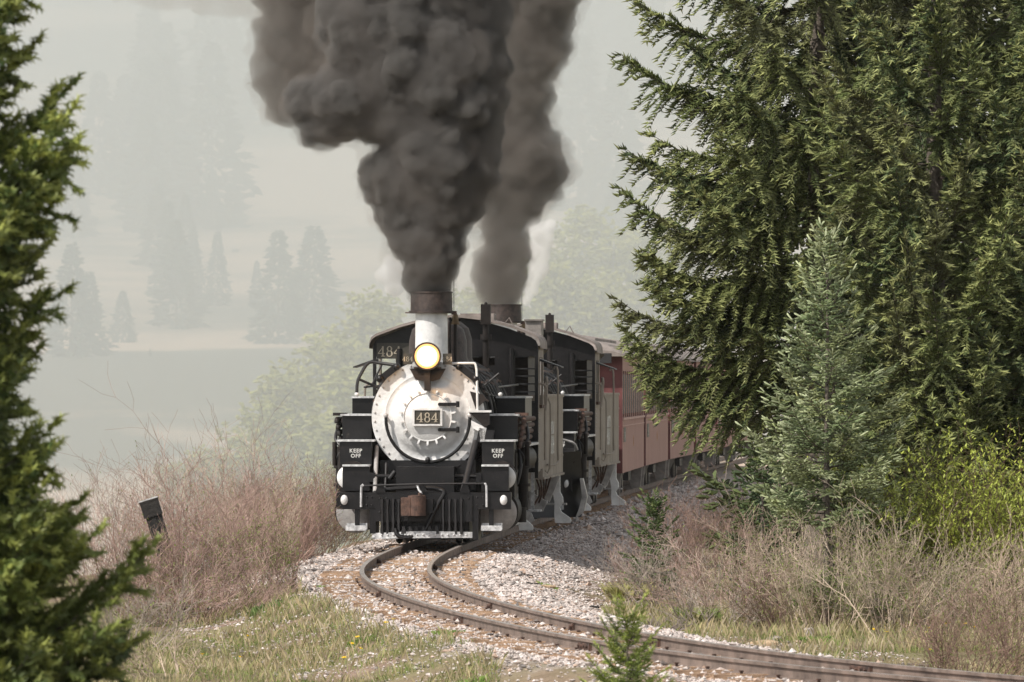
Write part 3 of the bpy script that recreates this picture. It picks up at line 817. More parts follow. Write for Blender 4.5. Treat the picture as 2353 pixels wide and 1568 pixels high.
    b(MB().boxm(0.26, 0.12, 0.24, Matrix.Translation((0.96, 1.14, 1.80)) @ Matrix.Rotation(R(12), 4, 'Y')), 'steam_trap')
    # stack with tall cap
    sy = 2.15
    b(MB().lathe([(0.34, 2.93), (0.30, 3.03), (0.275, 3.15), (0.27, 3.90), (0.25, 3.90), (0.25, 2.95)], (0, sy, 0), 'z', 40), 'smoke_stack', 'silver')
    cap = b(MB().lathe([(0.25, 3.86), (0.385, 3.86), (0.385, 3.90), (0.355, 3.905), (0.345, 4.20), (0.36, 4.20), (0.36, 4.225), (0.33, 4.225), (0.33, 3.9)], (0, sy, 0), 'z', 40), 'stack_cap', 'browniron')
    b(MB().box(0.34, 0.42, sy - 0.1, sy + 0.1, 3.84, 3.90), 'cap_lug', 'rusty', cap)
    b(MB().box(-0.44, -0.36, sy - 0.03, sy + 0.03, 3.86, 3.88), 'cap_lug', 'rusty', cap)
    # bell, sand dome, steam dome, pop valves
    b(MB().lathe([(0.0, 3.88), (0.03, 3.87), (0.05, 3.82), (0.065, 3.72), (0.09, 3.68), (0.0, 3.68)], (0.36, 2.9, 0), 'z', 20), 'bell', 'bronze')
    b(MB().cyl((0.36, 2.9, 2.95), (0.36, 2.9, 3.68), 0.03).cyl((0.26, 2.9, 3.75), (0.46, 2.9, 3.75), 0.02).box(0.26, 0.29, 2.86, 2.94, 3.0, 3.80), 'bell_yoke', 'soot')
    b(MB().lathe([(0.66, 2.75), (0.56, 2.98), (0.50, 3.12), (0.49, 3.42), (0.44, 3.60), (0.30, 3.72), (0.12, 3.765), (0.0, 3.77)], (0.02, 3.75, 0), 'z', 40), 'sand_dome', 'browniron')
    b(MB().lathe([(0.62, 2.78), (0.54, 2.98), (0.48, 3.12), (0.475, 3.45), (0.42, 3.64), (0.28, 3.75), (0.10, 3.80), (0.0, 3.80)], (0.0, 6.1, 0), 'z', 40), 'steam_dome', 'browniron')
    b(MB().cyl((0.58, 8.8, 2.95), (0.58, 8.8, 3.72), 0.055).box(0.495, 0.665, 8.7, 8.9, 3.72, 4.08).sphere((0.58, 8.8, 4.09), 0.03).cyl((0.58, 8.8, 3.45), (0.58, 8.8, 3.55), 0.10), 'turbo_generator_stack', 'soot')
    b(MB().cyl((-0.1, 7.4, 3.0), (-0.1, 7.4, 3.55), 0.05).cyl((0.1, 7.4, 3.0), (0.1, 7.4, 3.6), 0.045), 'pop_valve', 'bronze')
    # piping over the right and left flank of the boiler
    rp = random.Random(4)
    for sx in (-1, 1):
        for k in range(9):
            a = R(18 + k * 8.5); rr = 0.97 + 0.03 * (k % 3)
            y0 = 1.5 + 0.35 * k; pts = []
            for q in range(7):
                t = q / 6
                aa = a - R(10) * t * (k % 2) + R(rp.uniform(-3, 3))
                pts.append((sx * rr * math.cos(aa), y0 + t * (8.8 - y0), CZ + rr * math.sin(aa)))
            b(MB().tube(pts, rp.choice((0.02, 0.03, 0.042)), 8, 3), 'flank_pipe', 'soot' if k % 2 else 'rusty')
        for k in range(7):
            a0_, a1_ = R(rp.uniform(45, 70)), R(rp.uniform(-10, 12)); y = 2.2 + k * 1.0; rr = 1.0
            b(MB().tube([(sx * rr * math.cos(a0_ + (a1_ - a0_) * t), y + 0.35 * t, CZ + rr * math.sin(a0_ + (a1_ - a0_) * t)) for t in (0, .25, .5, .75, 1)], 0.038, 8, 2), 'injector_pipe', 'black' if k % 3 else 'darkiron')
        b(MB().cyl((sx * 1.12, 2.0, 2.62), (sx * 1.12, 9.4, 2.66), 0.016), 'side_hand_rail', 'darkiron')
    # cooling coils hanging at the outer edge, air tanks, pumps
    for sx in (-1, 1):
        coil = MB()
        for r_ in range(5):
            for c_ in range(2):
                cx_ = sx * (1.46 + 0.11 * c_ - (0.02 * r_)); cz_ = 2.08 - r_ * 0.105
                coil.tube([(cx_, 1.9, cz_), (cx_, 1.82, cz_ - 0.02), (cx_, 1.82, cz_ - 0.06)], 0.043, 8, 3).cyl((cx_, 1.9, cz_), (cx_, 5.5, cz_), 0.043, n=10)
        coil.box(min(sx * 1.42, sx * 1.64), max(sx * 1.42, sx * 1.64), 1.84, 2.2, 2.14, 2.19)
        b(coil, 'cooling_coil', 'rusty' if sx > 0 else 'soot')
        b(MB().cyl((sx * 1.25, 3.4, 1.38), (sx * 1.25, 8.8, 1.38), 0.23, n=24), 'air_tank', 'soot')
        b(MB().cyl((sx * 1.54, 2.3, 0.55), (sx * 1.54, 2.3, 1.62), 0.085, n=16).cyl((sx * 1.54, 2.3, 1.25), (sx * 1.54, 2.3, 1.31), 0.12, n=16).cyl((sx * 1.54, 2.3, 0.95), (sx * 1.54, 2.3, 1.0), 0.12, n=16)
          .cyl((sx * 1.5, 2.1, 0.35), (sx * 1.5, 2.1, 0.60), 0.10).cyl((sx * 1.62, 2.0, 1.3), (sx * 1.62, 2.0, 1.7), 0.04), 'air_pump', 'soot')
        b(MB().cyl((sx * 1.44, 1.1, 1.2), (sx * 1.44, 1.1, 1.52), 0.055).sphere((sx * 1.44, 1.1, 1.55), 0.04), 'lubricator', 'soot')
        b(MB().tube([(sx * 1.52, 2.1, 1.62), (sx * 1.62, 2.2, 1.75), (sx * 1.58, 2.5, 1.98), (sx * 1.5, 2.6, 2.1)], 0.03, 8, 3).tube([(sx * 1.45, 1.9, 1.6), (sx * 1.57, 1.9, 1.45), (sx * 1.5, 2.0, 1.25)], 0.016, 6, 3), 'pump_pipe', 'darkiron')
        b(MB().tube([(sx * 1.46, 1.7, 1.0), (sx * 1.52, 1.8, 1.3), (sx * 1.46, 2.1, 1.62), (sx * 1.5, 3.0, 1.63)], 0.03, 8, 3), 'drain_pipe', 'darkiron')
    # wheels, outside cranks and rods
    for k in range(4):
        y = 3.6 + k * 1.25
        for sx in (-1, 1):
            w = b(MB().lathe([(0, -0.06), (0.52, -0.06), (0.56, -0.07), (0.60, 0.02), (0.55, 0.07), (0, 0.05)], (sx * 0.52, y, 0.555), 'x', 36), 'driving_wheel', 'darkiron')
            b(MB().cyl((sx * 1.15, y, 0.555), (sx * 1.28, y, 0.555), 0.22).prism([(y - 0.16, 0.62), (y + 0.16, 0.62), (y + 0.42, 0.95), (y - 0.42, 0.95)], sx * 1.16, sx * 1.24, 'x'), 'crank', 'silverdull', w)
    for sx in (-1, 1):
        b(MB().box(min(sx * 1.29, sx * 1.35), max(sx * 1.29, sx * 1.35), 3.5, 7.5, 0.27, 0.37).box(min(sx * 1.37, sx * 1.42), max(sx * 1.37, sx * 1.42), 2.0, 6.1, 0.45, 0.55), 'side_rod', 'silverdull')
        b(MB().lathe([(0, -0.05), (0.33, -0.05), (0.36, 0.0), (0.33, 0.05), (0, 0.05)], (sx * 0.50, 1.55, 0.355), 'x', 28), 'pilot_wheel', 'darkiron')
        b(MB().box(min(sx * 1.0, sx * 1.06), max(sx * 1.0, sx * 1.06), 1.9, 9.6, 0.55, 1.35), 'main_frame', 'black')
    b(MB().box(-0.48, 0.48, 0.3, 9.6, 0.75, 1.3), 'ash_pan', 'black')
    # cab
    YC, YE = 9.6, 11.7
    arch = [(-1.47, 3.28), (-1.465, 3.36), (-1.43, 3.44), (-1.35, 3.50), (-0.95, 3.655), (-0.5, 3.78), (0, 3.84), (0.5, 3.78), (0.95, 3.655), (1.35, 3.50), (1.43, 3.44), (1.465, 3.36), (1.47, 3.28)]
    cw = MB().prism([(-1.47, 3.16)] + arch + [(1.47, 3.16)], YC, YC + 0.05)
    for sx in (-1, 1):
        cw.box(min(sx * 1.41, sx * 1.47), max(sx * 1.41, sx * 1.47), YC, YC + 0.05, 1.0, 3.16)
        cw.box(min(sx * 0.6, sx * 1.41), max(sx * 0.6, sx * 1.41), YC, YC + 0.05, 1.3, 2.35)
        cw.box(min(sx * 0.7, sx * 1.02), max(sx * 0.7, sx * 1.02), YC, YC + 0.05, 2.35, 3.16)
    cab = b(cw, 'cab_front')
    for sx in (-1, 1):
        fr = MB().box(min(sx * 1.02, sx * 1.06), max(sx * 1.02, sx * 1.06), YC - 0.03, YC, 2.33, 3.18).box(min(sx * 1.02, sx * 1.41), max(sx * 1.02, sx * 1.41), YC - 0.03, YC, 2.33, 2.37)
        if sx > 0:
            for z in (2.52, 2.66, 2.80, 2.93): fr.box(1.06, 1.41, YC + 0.01, YC + 0.03, z, z + 0.025)
        b(fr, 'window_frame', 'darkiron', cab)
        b(MB().cyl((sx * 1.0, YC - 0.06, 1.9), (sx * 1.0, YC - 0.06, 3.3), 0.045), 'cab_pipe', 'black')
        # cab side with its window opening
        x0, x1 = sorted((sx * 1.445, sx * 1.475))
        sd = b(MB().box(x0, x1, YC + 0.05, YE, 1.15, 2.30).box(x0, x1, YC + 0.05, YC + 0.35, 2.30, 3.35).box(x0, x1, YE - 0.3, YE, 2.30, 3.35).box(x0, x1, YC + 0.35, YE - 0.3, 3.15, 3.35), 'cab_side', 'tan')
        b(MB().box(x0 - 0.03, x1 + 0.05, YC + 0.3, YE - 0.3, 2.24, 2.30), 'arm_rest', 'rusty', sd)
        b(MB().prism([(sx * 1.47, 3.12), (sx * 1.86, 2.98), (sx * 1.86, 2.96), (sx * 1.47, 3.08)], YC + 0.5, YE - 0.5), 'cab_awning', 'darkiron', sd)
        b(MB().cyl((sx * 1.5, YE + 0.03, 1.3), (sx * 1.5, YE + 0.03, 2.7), 0.018), 'cab_hand_rail', 'tan')
        b(MB().tube([(sx * 1.47, YC + 0.1, 2.68), (sx * 1.60, YC + 0.1, 2.64), (sx * 1.62, YC + 0.1, 2.45), (sx * 1.60, YC + 0.1, 2.2)], 0.02, 6, 3), 'cab_hand_rail', 'tan')
        rvm = MB()
        for q in range(12): rvm.sphere((x1 if sx > 0 else x0, YC + 0.15, 1.25 + q * 0.09), 0.014, 6, 4).sphere((x1 if sx > 0 else x0, YC + 0.32, 1.25 + q * 0.09), 0.014, 6, 4)
        b(rvm, 'rivet_row', 'silverdull', sd)
    nb = b(MB().box(-1.40, -0.70, YC - 0.05, YC - 0.003, 3.12, 3.40), 'cab_number_board', 'plate')
    b(numerals(number, 0.19, 0.012, -1.17, YC - 0.05, 3.16), 'board_numerals', 'numeral', nb, 20)
    roof_p = [(x * 1.035, z + 0.02) for x, z in arch]
    rm = MB(); n = len(roof_p); vs = [(x, YC - 0.25, z) for x, z in roof_p] + [(x, YE + 0.5, z) for x, z in roof_p] + [(x, YC - 0.25, z + 0.045) for x, z in roof_p] + [(x, YE + 0.5, z + 0.045) for x, z in roof_p]
    fs = [(i, i + 1, n + i + 1, n + i) for i in range(n - 1)] + [(2 * n + i, 3 * n + i, 3 * n + i + 1, 2 * n + i + 1) for i in range(n - 1)] + [(i, 2 * n + i, 2 * n + i + 1, i + 1) for i in range(n - 1)] + [(n + i, n + i + 1, 3 * n + i + 1, 3 * n + i) for i in range(n - 1)]
    fs += [(0, n, 3 * n, 2 * n), (n - 1, 3 * n - 1, 4 * n - 1, 2 * n - 1)]
    cr = b(rm.add(vs, fs), 'cab_roof', 'roof')
    b(MB().box(0.05, 0.65, YC + 0.6, YC + 1.4, 3.80, 3.93), 'roof_hatch', 'roof', cr)
    b(MB().tube([(0.85, YC + 0.1, 3.72), (0.95, YC + 0.1, 3.85), (1.05, YC + 0.1, 3.66)], 0.014, 6, 1), 'roof_handle', 'roof', cr)
    b(MB().cyl((-0.05, YC + 0.4, 3.85), (-0.05, YC + 0.4, 4.55), 0.006, n=5), 'radio_aerial', 'darkiron', cr)
    b(MB().box(-1.42, 1.42, YC + 0.05, YE, 1.10, 1.18).box(-0.95, 0.95, YC + 0.05, YC + 0.4, 1.18, 3.0), 'cab_floor')
    for sx in (-1, 1):
        b(MB().box(min(sx * 1.2, sx * 1.5), max(sx * 1.2, sx * 1.5), YC + 0.3, YC + 0.8, 0.40, 0.43).box(sx * 1.35 - 0.03, sx * 1.35 + 0.03, YC + 0.5, YC + 0.54, 0.43, 1.15), 'cab_step', 'edge')
    return L

# ------------------------------------------------------------------ tender
def make_tender(number, label):
    T = thing('tender', label, 'tender')
    b = lambda mb, n, m='black', p=None, ang=35: mb.build(n, M[m], p or T, ang)
    tank = b(MB().box(-1.42, 1.42, 0, 8.0, 0.98, 2.42), 'water_tank', 'tan')
    b(MB().box(-1.44, 1.44, -0.02, 8.02, 2.42, 2.47).box(-1.43, 1.43, -0.01, 8.01, 2.12, 2.15).box(-1.43, 1.43, -0.01, 8.01, 1.72, 1.745).box(-1.43, 1.43, -0.01, 8.01, 1.30, 1.325).box(-1.45, 1.45, -0.03, 8.03, 0.94, 0.98), 'tank_trim', 'tan')
    b(MB().box(-1.15, 1.15, 0.1, 4.6, 2.47, 3.15).prism([(-1.15, 3.15), (-1.3, 3.3), (-1.26, 3.3), (-1.11, 3.15)], 0.1, 4.6).prism([(1.15, 3.15), (1.3, 3.3), (1.26, 3.3), (1.11, 3.15)], 0.1, 4.6), 'coal_bunker', 'soot')
    cm = MB()
    for k in range(40):
        cm.sphere((random.uniform(-0.9, 0.9), random.uniform(0.4, 4.3), 3.05 + random.uniform(0, 0.22)), random.uniform(0.12, 0.28), 7, 5)
    b(cm, 'coal_heap', 'coal')
    if number == '484': b(MB().box(0.82, 1.12, 5.6, 6.5, 2.47, 3.86).box(0.80, 1.14, 5.55, 6.55, 3.86, 3.89), 'doghouse', 'greystep')
    for x in (-1, 1):
        b(MB().tube([(x * 1.46, 0.05, 2.25), (x * 1.50, 0.0, 2.72), (x * 1.46, 0.25, 2.76), (x * 1.48, 0.32, 2.4)], 0.022, 8, 3).tube([(x * 1.44, 0.5, 1.1), (x * 1.52, 0.5, 1.14), (x * 1.53, 0.5, 2.3), (x * 1.44, 0.5, 2.4)], 0.016, 6, 2), 'tender_grab_iron', 'tan')
        b(MB().tube([(x * 1.46, 0.9, 1.2), (x * 1.52, 3.5, 1.2), (x * 1.52, 3.7, 1.5), (x * 1.52, 3.7, 2.9), (x * 1.44, 3.75, 2.95)], 0.02, 6, 3), 'tender_grab_iron', 'tan')
    num = numerals(number, 0.62, 0.006, 1.42, 3.6, 1.38, 'yz')
    b(num, 'tank_numerals', 'white', tank, 20)
    b(MB().box(-1.1, 1.1, 0.0, 8.0, 0.70, 0.94), 'frame')
    for yb in (1.8, 6.3):
        for x in (-1, 1):
            tr = b(MB().box(min(x * 0.85, x * 0.98), max(x * 0.85, x * 0.98), yb - 1.05, yb + 1.05, 0.42, 0.62).box(min(x * 0.85, x * 1.02), max(x * 0.85, x * 1.02), yb - 0.25, yb + 0.25, 0.25, 0.85), 'truck_side', 'greystep')
            for dy in (-0.8, 0.8):
                b(MB().lathe([(0, -0.05), (0.38, -0.05), (0.42, 0.0), (0.38, 0.05), (0, 0.05)], (x * 0.50, yb + dy, 0.415), 'x', 26), 'wheel', 'darkiron', tr)
                b(MB().box(min(x * 0.98, x * 1.10), max(x * 0.98, x * 1.10), yb + dy - 0.12, yb + dy + 0.12, 0.32, 0.56), 'axle_box', 'silverdull', tr)
    # silver rerailing frogs and steps hung along the sill
    def frog(y, x0=1.40, s=1.0):
        P = [(-0.07, 0.95), (0.07, 0.95), (0.07, 0.62), (0.13, 0.52), (0.14, 0.42), (0.06, 0.33), (0.10, 0.24), (0.30, 0.12), (0.32, 0.07), (0.30, 0.03), (-0.04, 0.03), (-0.06, 0.2), (-0.05, 0.4), (-0.09, 0.6)]
        f = MB().prism([(x0 + a * s, z) for a, z in P], y, y + 0.16)
        b(f, 'rerailing_frog', 'silver')
    frog(-0.6, 1.05, 0.7); frog(6.8, 1.36, 0.85)
    for pp_, ya, yb_ in (([(1.10, 0.72), (1.44, 0.52), (1.36, 0.34), (1.14, 0.42)], 1.2, 1.34), ([(1.02, 0.42), (1.22, 0.34), (1.28, 0.20), (1.04, 0.05)], -0.2, -0.1), ([(1.15, 0.94), (1.5, 0.94), (1.30, 0.45), (1.15, 0.6)], 5.0, 5.2)):
        b(MB().prism(pp_, ya, yb_), 'sill_bracket', 'silverdull')
    b(MB().box(1.1, 1.5, 7.6, 8.0, 0.36, 0.39).box(1.1, 1.13, 7.6, 8.0, 0.39, 0.94), 'tender_step', 'silverdull')
    for k in range(5):
        b(MB().tube([(1.30 + 0.04 * k, 0.1 + k * 0.5, 0.95), (1.36, 0.3 + k * 0.6, 0.7), (1.22 + 0.05 * (k % 2), 0.6 + k * 0.7, 0.45)], 0.018, 6, 3), 'sill_pipe', 'rusty')
    return T

SLP = 0.049
loco1 = make_locomotive('484', 'leading black steam locomotive with silver smokebox front, lit headlight and number plate 484')
loco1.location = (-1.455, 129.0, 0); loco1.rotation_euler = (0, 0, -0.047)
loco2 = make_locomotive('487', 'second black steam locomotive with a dark snow plough, coupled behind the first tender', lit=False)
loco2.location = (-0.285, 150.4, 0); loco2.rotation_euler = (0, 0, -0.054)
ten1 = make_tender('484', 'dusty tender with white numerals and silver hangers, between the two locomotives')
ten1.location = (-1.455 + 0.048 * 12.4, 129.0 + 12.4, 0); ten1.rotation_euler = (0, 0, -0.052)
ten2 = make_tender('487', 'dusty tan tender just ahead of the first passenger car')
ten2.location = (-0.285 + 0.056 * 12.4, 150.4 + 12.4, 0); ten2.rotation_euler = (0, 0, -0.064)
# snow plough blades of the second engine: curved wedge
pw = MB()
prof = [(0.02, 0.10, 0.0), (0.10, 0.25, 0.06), (0.13, 0.50, 0.10), (0.08, 0.80, 0.10), (-0.02, 1.10, 0.04), (-0.16, 1.38, -0.06)]
for sx in (-1, 1):
    vs = []; ncol = 12
    for i in range(ncol + 1):
        t = i / ncol
        x = sx * 1.62 * t
        yb = -1.25 + 1.35 * t ** 1.2
        for dy, z, dx in prof:
            vs.append((x, yb + dy * (0.6 + 1.4 * t), z - 0.12 * (1 - t) * (z > 1)))
    m_ = len(prof)
    fs = [(i * m_ + k, i * m_ + k + 1, (i + 1) * m_ + k + 1, (i + 1) * m_ + k) for i in range(ncol) for k in range(m_ - 1)]
    pw.add(vs, fs)
    vs2 = [(x, y + 0.03, z) for x, y, z in vs]
    pw.add(vs2, fs)
pw.build('snow_plough', M['darkiron'], loco2)
MB().box(-1.5, 1.5, -0.15, 0.2, 1.15, 1.42).build('plough_deck', M['darkiron'], loco2)
MB().prism([(1.50, 0.06), (1.68, 0.22), (1.74, 0.5), (1.66, 0.85), (1.60, 0.85), (1.64, 0.5), (1.58, 0.26)], -0.1, 0.25).build('plough_wing', M['silverdull'], loco2)
MB().tube([(0.9, -0.3, 1.42), (1.0, -0.3, 1.62), (1.45, -0.2, 1.55), (1.55, -0.1, 1.40)], 0.025, 8, 3).build('plough_hand_rail', M['silverdull'], loco2)
# ------------------------------------------------------------------ passenger cars
def make_car(label):
    LEN = 14.4; HW = 1.23
    Cc = thing('passenger_car', label, 'passenger car', group='maroon wooden passenger cars of the train')
    b = lambda mb, n, m='maroon', p=None, ang=35: mb.build(n, M[m], p or Cc, ang)
    Z0, ZB, ZW, ZE = 0.70, 1.87, 2.95, 3.30
    b(MB().box(-HW + 0.08, HW - 0.08, 0.12, LEN - 0.12, Z0, Z0 + 0.12), 'floor', 'darkiron')
    for sx in (-1, 1):
        x0, x1 = sorted((sx * (HW - 0.05), sx * HW))
        sd = b(MB().box(x0, x1, 0.06, LEN, Z0, ZB), 'side_panel', 'pinkside')
        b(MB().box(x0 - 0.02, x1 + 0.03, 0.06, LEN, ZB, ZB + 0.05).box(x0 - 0.01, x1 + 0.015, 0.06, LEN, ZB - 0.14, ZB - 0.12), 'belt_rail', 'pinkpost', sd)
        b(MB().box(x0, x1, 0.06, LEN, ZW, ZE), 'letter_board', 'pinkside')
        gl = b(MB().box(x0 + 0.010, x1 - 0.010, 0.2, LEN - 0.2, ZB + 0.05, ZW), 'window_band', 'winred')
        # windows: posts stand proud, glass recessed
        nW = 11; st = (LEN - 0.3) / nW
        pm = MB().box(-0.02, 0.032, -0.09, 0.09, ZB + 0.05, ZW).mesh('window_post', M['pinkpost'])
        gm = MB().box(-0.004, 0.0215, 0.22, st - 0.22, ZB + 0.14, ZW - 0.08).mesh('pane', M['glass'])
        for k in range(nW + 1):
            o = bpy.data.objects.new('window_post', pm); link(o, Cc); o.location = (sx * (HW - 0.03) if sx > 0 else -HW + 0.02, 0.16 + k * st, 0)
            if k < nW:
                g = bpy.data.objects.new('pane', gm); link(g, Cc); g.location = ((HW - 0.03) if sx > 0 else -HW + 0.012, 0.16 + k * st, 0)
        for yb in (1.6, LEN - 1.6):
            tr = b(MB().box(min(sx * 0.82, sx * 0.95), max(sx * 0.82, sx * 0.95), yb - 0.95, yb + 0.95, 0.40, 0.60), 'truck_side', 'darkiron')
            for dy in (-0.75, 0.75):
                b(MB().lathe([(0, -0.05), (0.34, -0.05), (0.38, 0.0), (0.34, 0.05), (0, 0.05)], (sx * 0.52, yb + dy, 0.38), 'x', 24), 'wheel', 'darkiron', tr)
        for yb in (0.1, LEN - 0.45):
            st_ = b(MB().prism([(sx * 0.78, 0.70), (sx * 1.20, 0.70), (sx * 1.16, 0.22), (sx * 0.95, 0.16)], yb, yb + 0.32), 'entrance_step', 'greystep')
        b(MB().prism([(sx * 0.3, 0.70), (sx * 1.0, 0.70), (sx * 0.8, 0.28), (sx * 0.4, 0.28)], 5.2, 8.8), 'equipment_box', 'darkiron')
        if sx > 0:
            for yy in (7.1,):
                em = letters('O', 0.34, 'side_emblem', M['orange'], sd, (HW + 0.003, yy, 1.35), (R(90), 0, R(90)), 0.002, 0.01)
                em.scale = (1.5, 1, 1)
            pk = b(MB().box(HW, HW + 0.012, 0.7, 1.9, 1.38, 1.70), 'car_placard', 'plate', sd)
            letters('1', 0.26, 'placard_numeral', M['white'], sd, (HW + 0.014, 1.3, 1.50), (R(90), 0, R(90)), 0.001, 0.006).scale = (2.6, 1, 1)
    for y0 in (0.0, LEN):
        b(MB().prism([(-HW, Z0), (HW, Z0), (HW, ZE), (-HW, ZE)], y0, y0 + 0.06), 'end_wall')
        b(MB().box(-0.42, 0.42, y0 - 0.3 if y0 == 0 else y0 + 0.06, y0 if y0 == 0 else y0 + 0.3, 0.85, 2.95), 'diaphragm', 'darkiron')
    # clerestory roof with down-curved ends
    def roof(prof, y0, y1, name, mat):
        n = len(prof); rows = []
        ys = [y0, y0 + 0.25, y0 + 0.6, y1 - 0.6, y1 - 0.25, y1]; dz = [-0.22, -0.07, 0, 0, -0.07, -0.22]
        vs = []
        for y, q in zip(ys, dz):
            for x, z in prof:
                k = max(0, (z - 3.30)) / 0.5
                vs.append((x, y, z + q * min(1, k * 1.4)))
        fs = [(i * n + k, i * n + k + 1, (i + 1) * n + k + 1, (i + 1) * n + k) for i in range(len(ys) - 1) for k in range(n - 1)]
        fs += [tuple(range(n)), tuple((len(ys) - 1) * n + k for k in range(n))]
        return b(MB().add(vs, fs), name, mat)
    rf = roof([(-HW - 0.08, 3.27), (-HW - 0.06, 3.34), (-1.05, 3.50), (-0.62, 3.62), (0.62, 3.62), (1.05, 3.50), (HW + 0.06, 3.34), (HW + 0.08, 3.27)], -0.35, LEN + 0.35, 'roof', 'roof')
    cl = roof([(-0.60, 3.58), (-0.60, 3.68), (-0.35, 3.74), (0, 3.76), (0.35, 3.74), (0.60, 3.68), (0.60, 3.58)], 0.3, LEN - 0.3, 'clerestory', 'roof')
    b(MB().box(-1.0, 1.0, -0.36, -0.30, 3.12, 3.34), 'end_hood', 'darkiron')
    b(MB().box(-0.15, 0.15, -0.55, 0.1, 0.55, 0.80), 'coupler', 'darkiron')
    return Cc
car0 = make_car('first passenger car with dark red end wall, right behind the tan tender')
labs = ['first passenger car with dark red end wall, right behind the tan tender',
        'second passenger car from the locomotives, with a full view of its window posts',
        'third passenger car from the locomotives, upper half under spruce boughs',
        'fourth passenger car from the locomotives, only its lower side showing under the boughs',
        'fifth passenger car from the locomotives, mostly behind the spruce branches',
        'last passenger car in view, at the far bend behind the young spruce']
xy = [(1.20, 171.6), (1.98, 187.3), (2.89, 203.2), (3.95, 219.2), (4.97, 235.3), (6.02, 251.3)]
for i, (x, y) in enumerate(xy):
    c = car0 if i == 0 else copy_tree(car0)
    c.location = (x, y, 0)
    nxt = xy[i + 1] if i < 5 else (7.1, 267.3)
    c.rotation_euler = (0, 0, -math.atan2(nxt[0] - x, nxt[1] - y))
    c['label'] = labs[i]
